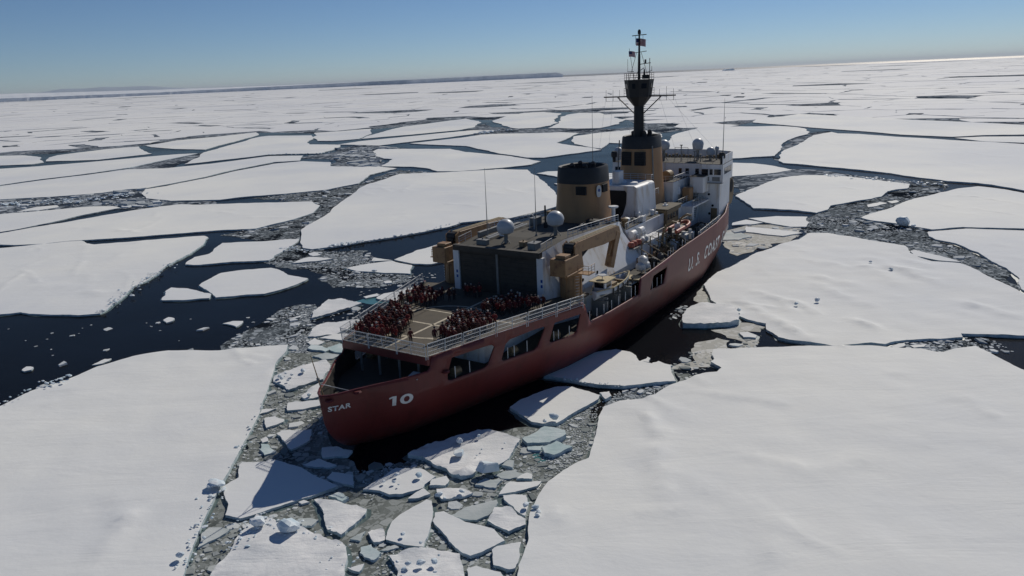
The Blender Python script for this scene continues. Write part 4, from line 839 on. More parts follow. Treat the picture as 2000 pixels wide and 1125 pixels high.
# --- lettering on the hull, bent to the plating
def hull_text(txt, name, s0, z0, height, fn, sx=1.0, bold=.03, spacing=1.0):
    c = bpy.data.curves.new('tmp', 'FONT'); c.body = txt; c.size = height / .72; c.offset = bold * height; c.space_character = spacing; c.resolution_u = 3
    t = bpy.data.objects.new('tmp', c); COL.objects.link(t); dg = bpy.context.evaluated_depsgraph_get(); dg.update()
    me0 = t.evaluated_get(dg).to_mesh(); bm = bmesh.new(); bm.from_mesh(me0); t.evaluated_get(dg).to_mesh_clear()
    bpy.data.objects.remove(t); bpy.data.curves.remove(c)
    for a in (0, 1):
        lo = min(v.co[a] for v in bm.verts); hi = max(v.co[a] for v in bm.verts)
        for _k in range(1, int((hi - lo) / .5)):
            co = Vector((0, 0, 0)); no = Vector((0, 0, 0)); co[a] = lo + .5 * _k; no[a] = 1
            bmesh.ops.bisect_plane(bm, geom=bm.verts[:] + bm.edges[:] + bm.faces[:], plane_co=co, plane_no=no)
    wmax = max(v.co.x for v in bm.verts)
    for v in bm.verts: v.co = fn(s0 + v.co.x * sx, z0 + v.co.y)
    me = bpy.data.meshes.new(name); bm.to_mesh(me); bm.free(); me.materials.append(M['letter'])
    o = bpy.data.objects.new(name, me); COL.objects.link(o); o.parent = hull; return wmax * sx
def side(s, z): return L3(s, hb(s, z) + .06, z)
hull_text('U. S.  COAST  GUARD', 'hull_lettering', 61.8, 4.65, 2.4, side, sx=.93, spacing=1.18)
bm = bmesh.new()
def glyph(pts, fn):
    return [bm.verts.new((x, z, 0)) for x, z in pts]
num = lambda x, z: side(-4.05 + x * 1.28 - z * .16, 4.85 + z * 1.22)
bm.faces.new(glyph([(.34, 0), (.60, 0), (.60, 1), (.34, 1)], num)); bm.faces.new(glyph([(.13, .74), (.34, .81), (.34, .999), (.13, .90)], num))
ro = glyph([(1.30 + .46 * cos(a), .5 + .53 * sin(a)) for a in [2 * pi * k / 28 for k in range(28)]], num); ri = glyph([(1.30 + .20 * cos(a), .5 + .30 * sin(a)) for a in [2 * pi * k / 28 for k in range(28)]], num)
for k in range(28): bm.faces.new((ro[k], ro[(k + 1) % 28], ri[(k + 1) % 28], ri[k]))
bmesh.ops.triangulate(bm, faces=bm.faces[:])
for a in (0, 1):
    for _k in range(1, 16):
        co = Vector((0, 0, 0)); no = Vector((0, 0, 0)); co[a] = .12 * _k; no[a] = 1
        bmesh.ops.bisect_plane(bm, geom=bm.verts[:] + bm.edges[:] + bm.faces[:], plane_co=co, plane_no=no)
for v in bm.verts: v.co = num(v.co.x, v.co.y)
me_ = bpy.data.meshes.new('hull_number'); bm.to_mesh(me_); bm.free(); me_.materials.append(M['letter']); hn = bpy.data.objects.new('hull_number', me_); COL.objects.link(hn); hn.parent = hull
# arc length along the rounded stern for the name
arc = []; A0 = 0; prev = None
for k in range(60):
    s = -9.75 + k * .12; p = (s, hb(s, 6.0))
    if prev: A0 += hypot(p[0] - prev[0], p[1] - prev[1])
    arc.append((A0, s)); prev = p
hull_text('STAR', 'ship_name', .55, 5.85, .55, lambda a, z: side(lerp(arc, a), z), sx=1.25, bold=.04, spacing=1.1)

# --- decks
def outline(s0, s1, inset, step=1.5, tb=DECKB):
    n = max(2, int((s1 - s0) / step)); S_ = [s0 + (s1 - s0) * i / n for i in range(n + 1)]
    return [(s, -(max(.02, lerp(tb, s) - inset))) for s in S_] + [(s, max(.02, lerp(tb, s) - inset)) for s in S_[::-1]]
HULL56 = [(s, hb(s, 5.5)) for s, _ in [(-9.8 + .4 * i, 0) for i in range(130)]]
m_ = MB(); m_.prism(outline(-8.9, 41, .3, .5, HULL56), 5.55, 5.8); part(m_, 'main_deck', 'deck')
m_ = MB(); m_.prism(outline(41, 95, .35), 8.2, 8.4); part(m_, 'upper_deck', 'deck')
m_ = MB(); m_.prism(outline(93, 118.5, .4), 10.6, 10.9); part(m_, 'foredeck', 'deck')
fd_poly = [(0, 6.25), (23.6, 13.0), (24.2, 12.9), (24.6, 11.2), (29, 11.0), (29, -11.0), (24.6, -11.2), (24.2, -12.9), (23.6, -13.0), (0, -6.25)]
m_ = MB(); m_.prism(fd_poly, 9.2, 9.5); fd = part(m_, 'flight_deck', 'flight')
m_ = MB(); m_.prism([(-.06, 6.3), (23.5, 13.04), (23.5, 12.7), (.4, 6.0), (.4, -6.0), (23.5, -12.7), (23.5, -13.04), (-.06, -6.3)], 8.55, 9.47); part(m_, 'deck_edge', 'hull', fd)
m_ = MB()                                                         # pale coaming strip at the aft edge
for k in range(9):
    y0 = -6.1 + k * 1.36; m_.box((-.05, y0, 9.5), (.12, y0 + random.uniform(.9, 1.3), 9.56))
for k in range(14): 
    s = 1 + k * 1.6; t = 6.25 + s * .286; m_.obox(L3(s, t - .1, 9.53), (1.2, .16, .06), -atan(.286))
part(m_, 'edge_strip', 'deckwhite', fd)
def dline(pts, wd, closed=False):
    pts = [Vector(p) for p in pts]; k = len(pts)
    for a, b in zip(pts, pts[1:] + ([pts[0]] if closed else [])):
        d = (b - a).normalized(); n = Vector((-d.y, d.x)) * wd / 2
        mk.add([L3(*(a - n), 9.506), L3(*(b - n), 9.506), L3(*(b + n), 9.506), L3(*(a + n), 9.506)], [(0, 1, 2, 3)])
mk = MB()
dline([(.3, 0), (22.5, 0)], .34)
part(mk, 'centre_line', 'deckwhite', fd); mk = MB()
dline([(10.5 + 6.2 * cos(a), 6.2 * sin(a)) for a in [2 * pi * k / 48 for k in range(48)]], .3, True); part(mk, 'landing_circle', 'deckwhite', fd)
for v in fd.children[-1].data.vertices: v.co.z += .005
mk = MB(); dline([(9.0, -6.0), (9.0, 6.0)], .28); dline([(3.4, -4.2), (5.2, 4.6)], .25); dline([(13.6, -8.8), (13.6, 8.8)], .25); dline([(13.6, -8.8), (3.5, -5.9)], .25)
part(mk, 'cross_line', 'deckwhite', fd)
for v in fd.children[-1].data.vertices: v.co.z += .010
# supports under the flight deck
for s in (.8, 5, 9.4, 13, 17, 20.5):
    for t in (-4.3, -1.5, 1.5, 4.3):
        if s > 1 and abs(t) < 2: continue
        m_ = MB(); m_.tube(L3(s, t, 5.8), L3(s, t, 9.2), .14, n=8); part(m_, 'deck_support', 'grey')
m_ = MB(); m_.box((9, -7.4, 5.8), (24, 7.4, 9.2)); part(m_, 'stern_house', 'white')
m_ = MB(); m_.box((8.94, -1.2, 5.8), (9.02, 1.2, 7.8)); part(m_, 'door', 'dark')
# mooring winches, bitts, railing posts seen in the hull openings
for sg in (1, -1):
    for s in (4.2, 12.6, 19.6):
        m_ = MB(); m_.tube(L3(s, sg * (lerp(DECKB, s) - 1.3), 6.3), L3(s + 1.0, sg * (lerp(DECKB, s) - 1.1), 6.3), .45, n=10); m_.box((s - .2, -sg * (lerp(DECKB, s) - 1.25) - .4, 5.8), (s + 1.2, -sg * (lerp(DECKB, s) - 1.25) + .4, 6.05)); part(m_, 'winch', 'tan')
    for s in (3.6, 5.6, 11.2, 12.2, 14.2, 18.6, 19.4, 21.3, 45.4, 47.4, 49.2):
        m_ = MB(); t = sg * (lerp(DECKB, s) - .32); m_.tube(L3(s, t, 5.8), L3(s, t, 7.35), .05); part(m_, 'stanchion', 'rail')
    for s in (25.4, 27.2, 29, 31.2, 33.4, 35.6, 37.6, 39):
        m_ = MB(); t = sg * (lerp(DECKB, s) - .35); m_.tube(L3(s, t, 6.7), L3(s, t, 8.15), .05); part(m_, 'stanchion', 'rail')
    for s in (42.5, 44.5, 46, 52, 53.2, 54.4, 59, 60.5, 65, 69, 73, 75.2, 77.5, 80, 82):
        m_ = MB(); t = sg * (lerp(DECKB, s) - .3); z = lerp(TOP, s); m_.tube(L3(s, t, z - 1), L3(s, t, z + random.uniform(.7, 1.2)), .05); part(m_, 'stanchion', 'rail')
# white rescue cradle seen in the fantail opening
m_ = MB(); m_.slab([L3(-1.6, 4.6, 7.5), L3(-1.6, 6.0, 7.5), L3(-1.2, 5.7, 7.05), L3(-1.2, 4.9, 7.05)], (1.5, .35, .1)); part(m_, 'rescue_cradle', 'rail')
# flagstaff with stays at the stern
m_ = MB(); m_.tube(L3(-9.3, 0, 7.6), L3(-10.3, 0, 12.2), .07, .04); st = part(m_, 'flagstaff', 'tan')
m_ = MB(); m_.tube(L3(-9.55, 0, 8.9), L3(-5.5, 2.8, 6.6), .03); m_.tube(L3(-9.55, 0, 8.9), L3(-6, -2.4, 6.8), .03); part(m_, 'stay', 'rail', st)
m_ = MB(); m_.lathe(L3(-9.72, 0, 9.3), [(.02, 0), (.16, .1), (.16, .3), (.02, .4)], 8); part(m_, 'stern_light', 'grey', st)
# red fairlead buttons on the plating
for s, z in ((-9.3, 7.1), (-6.9, 7.45), (2.0, 7.3)):
    m_ = MB(); p = side(s, z); m_.lathe(p, [(.05, -.15), (.42, -.12), (.48, 0), (.36, .14), (.05, .16)], 10); part(m_, 'fairlead', 'hull')

# --- upright safety nets round the flight deck
def net(a, b, lean):
    a, b = Vector(a), Vector(b); d = (b - a); Ln = d.length; d.normalize(); up = Vector((0, 0, 1.45)) + Vector((d.y, -d.x, 0)) * lean
    fr = MB(); A, B = a + d * .07, b - d * .07
    for p in (A, B, (A + B) / 2): fr.tube(p, p + up, .045, n=5)
    for k in (0.06, .36, .68, 1.0): fr.tube(A + up * k, B + up * k, .045 if k > .9 else .03, n=5)
    o = part(fr, 'net_frame', 'rail')
    nn = MB(); k = 0
    while k * .22 < Ln:
        p = A + d * min(Ln - .14, k * .22); nn.tube(p, p + up, .010, n=3); k += 1
    for k in range(7): nn.tube(A + up * (k / 7 + .07), B + up * (k / 7 + .07), .010, n=3)
    part(nn, 'netting', 'rail', o)
    ft = MB()
    for p in (A, B): ft.tube(p + Vector((0, 0, -.35)), p, .05, n=5)
    part(ft, 'net_hinge', 'rail', o)
for k in range(3): net(L3(-.1, -6.2 + k * 4.15, 9.55), L3(-.1, -6.2 + (k + 1) * 4.15, 9.55), .06)
for sg in (1, -1):
    for k in range(5):
        s0, s1 = k * 4.7, k * 4.7 + 4.6; a, b = L3(s0, sg * (6.3 + s0 * .287), 9.58), L3(s1, sg * (6.3 + s1 * .287), 9.58)
        net(a, b, .12 * sg * 1)

# --- hangar and the sloping deckhouse forward of it
def mir(pts, sg): return [L3(s, sg * t, z) for s, t, z in pts]
dh = MB(); topz = [(23.5, 15.75), (30, 16.3), (36, 16.1), (48.2, 15.5)]
S_ = [23.5, 25, 27, 29, 30, 33, 36, 40, 44, 48.2]
for sg in (1, -1):
    tp = [L3(s, sg * 6.75, lerp(topz, s)) for s in S_]
    md_ = [L3(s, sg * (lerp([(23.5, 6.9), (29, 7.4), (48.2, 7.4)], s)), 13.8) for s in S_]
    bs = [L3(s + (0 if s < 48 else 2.2), sg * lerp([(23.5, 7.3), (29, 9.6), (50, 9.55)], s), 9.45) for s in S_]
    lo = [L3(s + (0 if s < 48 else 2.2), sg * lerp([(23.5, 7.3), (29, 9.6), (50, 9.55)], s), 5.8) for s in S_]
    n = len(S_); dh.add(tp + md_ + bs + lo, [(r * n + i, r * n + i + 1, (r + 1) * n + i + 1, (r + 1) * n + i) for r in range(3) for i in range(n - 1)])
fw = [L3(48.2, 6.75, 15.5), L3(48.2, -6.75, 15.5), L3(50.4, -9.55, 9.45), L3(50.4, 9.55, 9.45)]
dh.add(fw, [(0, 1, 2, 3)])
deckhouse = part(dh, 'deckhouse', 'white')
rf = MB()
prof = [(-6.75, 0), (-4, -.15), (0, -.2), (4, -.15), (6.75, 0)]
rf.add([L3(s, t, lerp(topz, s) + dz) for s in S_ for t, dz in prof], [(i * 5 + k, i * 5 + k + 1, (i + 1) * 5 + k + 1, (i + 1) * 5 + k) for i in range(len(S_) - 1) for k in range(4)])
part(rf, 'roof', 'deck', deckhouse)
hg = MB()      # hangar front: white jambs, beam and the recessed doors
hg.box((22.9, -6.95, 15.2), (23.75, 6.95, 15.95)); hangar = part(hg, 'hangar', 'door')
for y0 in (6.3, -7.25):
    jm = MB(); jm.box((23.3, y0, 9.5), (23.9, y0 + .95, 15.5 if y0 < -99 else 15.19)); part(jm, 'door_jamb', 'white', hangar)
for y0, y1 in ((-6.3, -.17), (.17, 6.3)):
    dm = MB(); dm.box((23.55, y0, 9.5), (23.75, y1, 15.2))
    for k in range(9): dm.box((23.50, y0 + .02, 9.9 + k * .6), (23.55, y1 - .02, 9.96 + k * .6))
    part(dm, 'hangar_door', 'door', hangar)
dm = MB(); dm.box((23.38, -.16, 9.5), (23.75, .16, 15.2)); part(dm, 'door_post', 'grey', hangar)
for t in (7.0, -6.7):
    for z in (13.1, 12.4):
        dm = MB(); dm.box((23.26, -t - .14, z - 1.2), (23.31, -t + .14, z - .8)); part(dm, 'sign', 'blue', hangar)
def portlight(c, r, nrm_y, parent):
    m_ = MB(); m_.tube(c, Vector(c) + Vector((0, nrm_y * .08, 0)), r, n=10); part(m_, 'porthole', 'glass', parent)
for s in (31, 35.5, 41): portlight(L3(s, 9.05, 10.6), .26, -1, deckhouse)
m_ = MB(); m_.box((26.2, -8.75, 9.6), (27.3, -8.2, 11.4)); part(m_, 'door', 'dark', deckhouse)
def railing(pts, name='railing', h=1.05, m='rail', parent=ship, sp=1.5, r=.03):
    pts = [Vector(p) for p in pts]; mb = MB(); up = Vector((0, 0, h))
    for k in (.36, .68, 1): mb.path([p + up * k for p in pts], r * (1.25 if k == 1 else .9), n=5)
    for a, b in zip(pts, pts[1:]):
        n = max(1, round((b - a).length / sp))
        for i in range(n + 1): mb.tube(a + (b - a) * (i / n), a + (b - a) * (i / n) + up, r, n=5)
    return part(mb, name, m, parent)
for sg in (1, -1):
    railing([L3(s, sg * 6.6, lerp(topz, s) + .02) for s in (31.5, 36, 40, 44, 48.1)], r=.045)
    railing([L3(s, sg * 6.6, lerp(topz, s) + .02) for s in (24, 27)], r=.03)
# things standing on the hangar roof
def radome(s, t, z0, h, r, low=.55):
    c = L3(s, t, z0); pd = MB(); pd.tube(c, c + Vector((0, 0, h)), .28 if r > .9 else .12, n=10)
    if r > 1:
        for a in (0.5, 2.6, 4.7): pd.tube(c + Vector((1.1 * cos(a), 1.1 * sin(a), 0)), c + Vector((0, 0, h * .7)), .06)
    d = MB(); top = c + Vector((0, 0, h)); n = 9
    pr = [(r * .45, 0), (r * .86, r * .22), (r, r * low + .2)] + [(r * cos(a), r * low + .2 + r * sin(a)) for a in [pi / 2 * k / n for k in range(1, n)]] + [(.01, r * low + .2 + r)]
    d.lathe(top, pr, 20); o = part(d, 'radome', 'radome', smooth=True); part(pd, 'pedestal', 'grey', o)
radome(27.0, -.7, 15.4, 1.7, 1.25); radome(33.2, 3.7, 15.9, 1.5, 1.28)
def whip(s, t, z, h, r=.05):
    m_ = MB(); c = L3(s, t, z); m_.tube(c, c + Vector((0, 0, h * .35)), r * 1.3, r, n=5); m_.tube(c + Vector((0, 0, h * .35)), c + Vector((.12, .05, h)), r, r * .35, n=5)
    b = part(m_, 'whip_aerial', 'grey'); m_ = MB(); m_.lathe(c, [(.2, 0), (.2, .35), (.08, .6)], 8); part(m_, 'aerial_base', 'grey', b)
whip(28.5, -4.8, 15.7, 10.2, .06); whip(31.7, 1.4, 15.8, 10.0, .06)
m_ = MB(); m_.tube(L3(38.5, -1, 15.9), L3(38.5, -1, 19.2), .13); m_.box((38.3, .8, 15.8), (38.9, 1.2, 16.6)); part(m_, 'vent_pipe', 'black')
m_ = MB(); ang = [pi * k / 10 for k in range(11)]
m_.path([L3(36.5, -2.6, 15.9)] + [L3(36.5, -2.2 - .4 * cos(a), 17.6 + .5 * sin(a)) for a in ang] + [L3(36.5, -1.8, 15.9)], .06); part(m_, 'hose_hoop', 'rail')
for (s, t, sx, sy, sz, mm) in ((25.4, 4.8, 1.6, 1.2, .9, 'grey'), (26.2, 2.6, 1.0, .8, .6, 'tan'), (25.2, -3.4, .9, 1.6, .7, 'grey'), (30, -3.0, 1.4, .7, .6, 'white'), (40.5, -3.9, 2.2, .9, 1.1, 'grey'), (43.2, 4.6, 1.4, 1.6, .9, 'black'), (35.5, -5.2, 4.5, .5, .5, 'grey'), (30.5, -5.7, 6, .35, .7, 'grey'), (39, 5.2, .8, .8, .8, 'grey'), (47.2, -4.8, 1.3, 1.3, 1.2, 'tan')):
    m_ = MB(); z = lerp(topz, s) - .15; m_.box((s - sx / 2, -t - sy / 2, z), (s + sx / 2, -t + sy / 2, z + sz)); m_.box((s - sx / 2 - .06, -t - sy / 2 - .06, z + sz), (s + sx / 2 + .06, -t + sy / 2 + .06, z + sz + .08)); m_.tube(L3(s, t, z + sz), L3(s, t, z + sz + .35), .1)
    part(m_, 'deck_locker', mm, bevel=.03)
for k in range(4):
    m_ = MB(); m_.tube(L3(27 + k * .3, -3.6 - k * .35, 16.2), L3(38, -3.6 - k * .35, 16.3), .07); part(m_, 'pipe_run', 'rail' if k % 2 else 'grey')
m_ = MB(); m_.tube(L3(48.5, 5.6, 15.4), L3(48.5, 5.6, 17.6), .3); m_.lathe(L3(48.5, 5.6, 17.6), [(.75, 0), (.8, .15), (.75, .25)], 12); part(m_, 'mushroom_vent', 'white')

# --- funnels
def funnel(s, z0, z1, a0, b0, a1, b1, band, kind, pipe):
    n = 36; rg = []
    def se(a, b, z, e=2.8): return [L3(s + a * abs(cos(q)) ** (2 / e) * (1 if cos(q) > 0 else -1), b * abs(sin(q)) ** (2 / e) * (1 if sin(q) > 0 else -1), z) for q in [2 * pi * k / n for k in range(n)]]
    zm = z1 - band; k = (zm - z0) / (z1 - z0); am, bmid = a0 + (a1 - a0) * k, b0 + (b1 - b0) * k
    lo = MB(); lo.rings([se(a0 + .12, b0 + .12, z0), se(a0, b0, z0 + .6), se((a0 + am) / 2 - .05, (b0 + bmid) / 2 - .05, (z0 + zm) / 2), se(am, bmid, zm)])
    o = part(lo, 'funnel', 'buff', smooth=True)
    hi = MB(); hi.rings([se(am + .04, bmid + .04, zm), se(a1 + .04, b1 + .04, z1 - .25), se(a1 - .1, b1 - .1, z1), se(a1 - .5, b1 - .5, z1 - .1), se(a1 - .6, b1 - .6, z1 - .9)]); part(hi, 'black_band', 'black', o, smooth=True)
    for k in range(4):
        q = random.uniform(-.15, .15); p = L3(s - a1 * .55 + k * a1 * .36, (-1) ** k * b1 * .42, z1 - .9); m_ = MB(); m_.tube(p, p + Vector((0, 0, pipe + q)), .42, .42, n=12); m_.tube(p + Vector((0, 0, pipe - .05 + q)), p + Vector((-.25, 0, pipe + .3 + q)), .42, .36, n=12); part(m_, 'exhaust_pipe', 'black', o)
    return o
af = funnel(49.2, 15.2, 24.0, 4.6, 4.15, 4.0, 3.55, 2.5, 'aft', .85)
for sg in (1, -1):
    m_ = MB(); m_.box((48.0, -sg * 4.0 - .12, 20.0), (49.6, -sg * 4.0 + .12, 21.2)); part(m_, 'vent_grille', 'dark', af)
m_ = MB(); m_.box((44.85, -2.6, 19.9), (45.25, -.9, 21.2)); part(m_, 'vent_grille', 'dark', af)
em = MB(); ea = [(.52 * abs(cos(q)) ** .7 * (1 if cos(q) > 0 else -1), 0.92 * abs(sin(q)) ** .7 * (1 if sin(q) > 0 else -1)) for q in [2 * pi * k / 20 for k in range(20)]]
q0 = L3(47.1, 3.66, 20.3); nrm = L3(-.30, .95, 0).normalized(); tan_ = Vector((-nrm.y, nrm.x, 0))
em.slab([q0 + nrm * .12 + tan_ * x + Vector((0, 0, z)) for x, z in ea], nrm * .08); emo = part(em, 'emblem', 'rail', af)
e2 = MB(); e2.slab([q0 + nrm * .20 + tan_ * (.26 * cos(a)) + Vector((0, 0, .15 + .26 * sin(a))) for a in [2 * pi * k / 12 for k in range(12)]], nrm * .03); part(e2, 'emblem_disc', 'blue', emo)
ff = funnel(73, 13.8, 26.7, 4.6, 4.0, 3.7, 3.15, 2.2, 'fwd', 1.35)
for y0, y1 in ((.35, 2.15), (-2.3, -.35)):
    m_ = MB(); m_.box((68.82, y0, 21.6), (69.5, y1, 24.0))
    o = part(m_, 'louvre', 'dark', ff)
    m_ = MB()
    for k in range(8): m_.box((68.76, y0 - .03, 21.7 + k * .29), (68.84, y1 + .03, 21.76 + k * .29))
    part(m_, 'louvre_slats', 'black', o)
m_ = MB(); m_.tube(L3(70.2, 3.7, 14), L3(70.4, 3.15, 25), .12); m_.tube(L3(70.0, -3.7, 14), L3(70.2, -3.2, 26), .12); part(m_, 'funnel_pipe', 'grey', ff)

# --- mast
ms = 71.6
m_ = MB(); m_.lathe(L3(ms, 0, 25.6), [(1.0, 0), (.95, 2), (.88, 6.6)], 14); mast = part(m_, 'mast', 'mastblack', smooth=True)
m_ = MB()
for k in range(16): m_.box((ms - .2, -1.15, 26.4 + k * .36), (ms + .2, -.8, 26.5 + k * .36))
part(m_, 'mast_ladder', 'mastblack', mast)
def octa(r, z, rot=pi / 8): return [L3(ms + r * cos(rot + k * pi / 4), r * sin(rot + k * pi / 4), z) for k in range(8)]
m_ = MB(); m_.rings([octa(.95, 32.0), octa(2.25, 33.6), octa(2.3, 34.2), octa(2.65, 36.6)]); pod = part(m_, 'lookout_pod', 'mastblack', mast)
for k in range(8):
    a = (k + .5) * pi / 4 + pi / 8; c = Vector(L3(ms + 2.32 * cos(a), 2.32 * sin(a), 35.5)); nv = L3(cos(a), sin(a), 0); tv = Vector((-nv.y, nv.x, 0))
    m_ = MB(); wd = .28 if k % 2 else .5; m_.slab([c + tv * x + Vector((0, 0, z)) + nv * (z * .14 + .02) for x, z in ((-wd, -.42), (wd, -.42), (wd, .42), (-wd, .42))], nv * .03); part(m_, 'window', 'podglass' if False else 'glass', pod)
m_ = MB(); m_.beam(L3(ms, -6.9, 33.65), L3(ms, 6.9, 33.75), .28, .22)
for sg in (1, -1): m_.tube(L3(ms, sg * 4.2, 33.6), L3(ms, sg * .8, 30.6), .1, n=6)
yd = part(m_, 'yardarm', 'mastblack', mast)
m_ = MB()
for t in (-6.5, -5.1, -3.8, 3.9, 5.2, 6.5):
    m_.tube(L3(ms, t, 33.7), L3(ms, t, 34.9 if abs(t) != 5.2 else 35.3), .03, n=4); m_.tube(L3(ms, t, 33.7), L3(ms, t, 32.9), .04, n=4)
m_.tube(L3(ms, -6.5, 32.9), L3(ms, -1.2, 32.9), .02, n=4); m_.tube(L3(ms, 6.5, 32.95), L3(ms, 1.2, 32.95), .02, n=4)
part(m_, 'signal_lamps', 'mastblack', yd)
railing([L3(ms, t, 33.8) for t in (2.3, 2.9)], 'pod_railing', 1.3, 'mastblack', mast, .6, .03); railing([L3(ms, -t, 33.8) for t in (2.3, 2.9)], 'pod_railing', 1.3, 'mastblack', mast, .6, .03)
ring = octa(2.6, 36.6); railing(ring + [ring[0]], 'pod_railing', 1.1, 'mastblack', mast, 1.0, .03)
m_ = MB(); m_.tube(L3(ms, 0, 36.5), L3(ms, 0, 41), .28, .22, n=8); m_.tube(L3(ms, 0, 41), L3(ms, 0, 44.9), .2, .14, n=8); m_.lathe(L3(ms, 0, 44.3), [(.3, 0), (.3, .5), (.15, .8)], 8)
pole = part(m_, 'topmast', 'mastblack', mast)
m_ = MB(); m_.beam(L3(ms, -1.35, 44.1), L3(ms, 1.35, 44.2), .1, .14); m_.tube(L3(ms, -.7, 44.1), L3(ms, -.7, 42.6), .03, n=4); m_.tube(L3(ms, .7, 44.1), L3(ms, .7, 42.3), .03, n=4)
m_.beam(L3(ms, -1.0, 41.2), L3(ms, 1.4, 41.4), .08, .1); part(m_, 'crosstree', 'mastblack', pole)
m_ = MB(); m_.beam(L3(ms, 0, 39.2), L3(ms, 2.2, 39.4), .1, .12); m_.tube(L3(ms, 1.2, 39.3), L3(ms, 1.2, 40.0), .16); m_.tube(L3(ms, 2.0, 36.6), L3(ms, 2.0, 40.2), .06, n=4); m_.tube(L3(ms, 1.8, 36.6), L3(ms, .4, 41.2), .04, n=4)
m_.box((ms - .3, -1.9, 36.7), (ms + .3, -.7, 37.4)); m_.tube(L3(ms, 1.0, 37.4), L3(ms, 1.0, 38.4), .2, .1); m_.tube(L3(ms, .1, 38.1), L3(ms, 1.0, 38.6), .06); m_.tube(L3(ms, 2.4, 38.0), L3(ms, 2.4, 38.8), .04, n=4); m_.tube(L3(ms, 1.4, 37.8), L3(ms, 2.5, 38.1), .04, n=4)
m_.tube(L3(ms, -1.9, 36.6), L3(ms, -.5, 41.2), .04, n=4); m_.tube(L3(ms, -1.0, 36.6), L3(ms, -1.9, 42), .035, n=4); m_.tube(L3(ms, -2.2, 38), L3(ms, -1, 38), .05, n=4); m_.tube(L3(ms, -2.2, 38), L3(ms, -2.2, 40.2), .03, n=4); m_.tube(L3(ms, -.2, 38.1), L3(ms, -.8, 36.6), .04, n=4)
part(m_, 'radar_bracket', 'mastblack', pole)
m_ = MB()
for t, z, s2, t2, z2 in ((-6.5, 33.7, 69, -8, 16), (-5.1, 33.7, 70, -6, 17), (6.5, 33.7, 84, 7.2, 22), (3.9, 33.7, 80, 5, 20), (5.2, 33.6, 90, 9, 22), (-3.8, 33.6, 86, -6, 20)):
    m_.tube(L3(ms, t, z), L3(s2, t2, z2), .018, n=3)
part(m_, 'halyards', 'rail', mast)

# --- air intake house between the funnels
ai = MB(); pr = [(-5.3, 12.5), (-5.2, 16), (-4.6, 18.6), (-4.1, 19.3), (4.3, 19.3), (4.8, 19.0), (5.0, 17), (5.2, 14), (5.6, 12.5)]
ai.slab([L3(59.5, t, z) for t, z in pr], (8.0, 0, 0)); intake = part(ai, 'intake_house', 'white', bevel=.12)
m_ = MB(); m_.slab([L3(59.42, t, z) for t, z in [(-3.9, 13.5), (-3.9, 18.4), (2.7, 18.5), (3.0, 18.1), (2.9, 16.2), (2.3, 14.4), (1.6, 13.5)]], (.06, 0, 0)); part(m_, 'intake_mouth', 'dark', intake)
m_ = MB(); m_.box((60.5, -1.1, 19.3), (62.5, .2, 21.6)); m_.box((62.5, -.6, 19.3), (63.2, .5, 21.2)); part(m_, 'vent_trunk', 'white', intake, bevel=.1)
m_ = MB()
for p, r in ((L3(61, -2.8, 19.3), .9), (L3(62, 3, 19.3), 1.1), (L3(64, 0, 19.3), 1.0)): m_.lathe(p, [(r, 0), (r * .8, .35), (r * .2, .5)], 10)
part(m_, 'roof_hood', 'white', intake, smooth=True)
railing([L3(66.5, 4.6, 19.3), L3(67.3, 4.6, 19.3), L3(67.3, -4, 19.3)], parent=intake); railing([L3(67.8, 4.8, 16.6), L3(69.5, 4.8, 16.6)])
# --- long deckhouse between the forward funnel and the hangar, and its fittings
m_ = MB(); m_.box((50.4, -6.8, 8.4), (86, 6.8, 13.6)); house = part(m_, 'midship_house', 'white', bevel=.08)
m_ = MB(); m_.box((50.5, -6.7, 13.6), (85.9, 6.7, 13.68)); part(m_, 'roof', 'deck', house)
m_ = MB(); m_.box((50.4, -9.2, 8.4), (62, -6.8, 11.2)); m_.box((50.4, 6.8, 8.4), (62, 9.2, 11.2)); part(m_, 'side_house', 'white', house, bevel=.06)
for s in (51.6, 54.8):
    for sg in (1,):
        m_ = MB(); m_.tube(L3(s, sg * 7.2, 12.7), L3(s + 1.5, sg * 7.2, 12.7), .6, n=14); m_.box((s + .3, -sg * 7.2 - .7, 11.2), (s + .6, -sg * 7.2 + .7, 12.5)); m_.box((s + 1.3, -sg * 7.2 - .7, 11.2), (s + 1.6, -sg * 7.2 + .7, 12.5)); part(m_, 'raft_canister', 'white', smooth=True)
for s, z in ((64, 10.2), (70, 10.4), (76, 10.4), (81, 10.4)): portlight(L3(s, 6.8, z), .28, -1, house)
for s in (60.4, 66.5, 78.5):
    m_ = MB(); m_.box((s, -6.86, 8.4), (s + .9, -6.78, 10.4)); part(m_, 'door', 'grey', house)
# --- tan control house on stilts on the starboard side
m_ = MB(); m_.box((66.6, -7.6, 13.6), (73.6, -4.2, 14.2)); m_.box((67.1, -7.3, 11.2), (73.2, -4.4, 13.6)); cab = part(m_, 'control_house', 'tan', bevel=.06)
m_ = MB(); m_.box((66.4, -7.8, 14.2), (73.9, -4.0, 14.36)); part(m_, 'roof', 'flight', cab)
m_ = MB(); m_.box((69.6, -6.3, 14.36), (70.6, -5.5, 14.55)); m_.box((69.9, -6.1, 14.55), (70.2, -5.7, 14.9)); part(m_, 'roof_hatch', 'white', cab)
m_ = MB()
for k in range(3): m_.box((67.03, -6.9 + k * .85, 12.2), (67.12, -6.3 + k * .85, 13.2))
for k in range(4): m_.box((67.6 + k * 1.4, -7.36, 12.2), (68.5 + k * 1.4, -7.28, 13.2))
part(m_, 'window', 'glass', cab)
m_ = MB()
for s in (67.2, 70, 73):
    m_.tube(L3(s, 7.2, 8.4), L3(s, 7.2, 11.2), .14); 
    m_.tube(L3(s, 7.2, 8.4), L3(s + 1.5, 8.9, 11.2), .1)
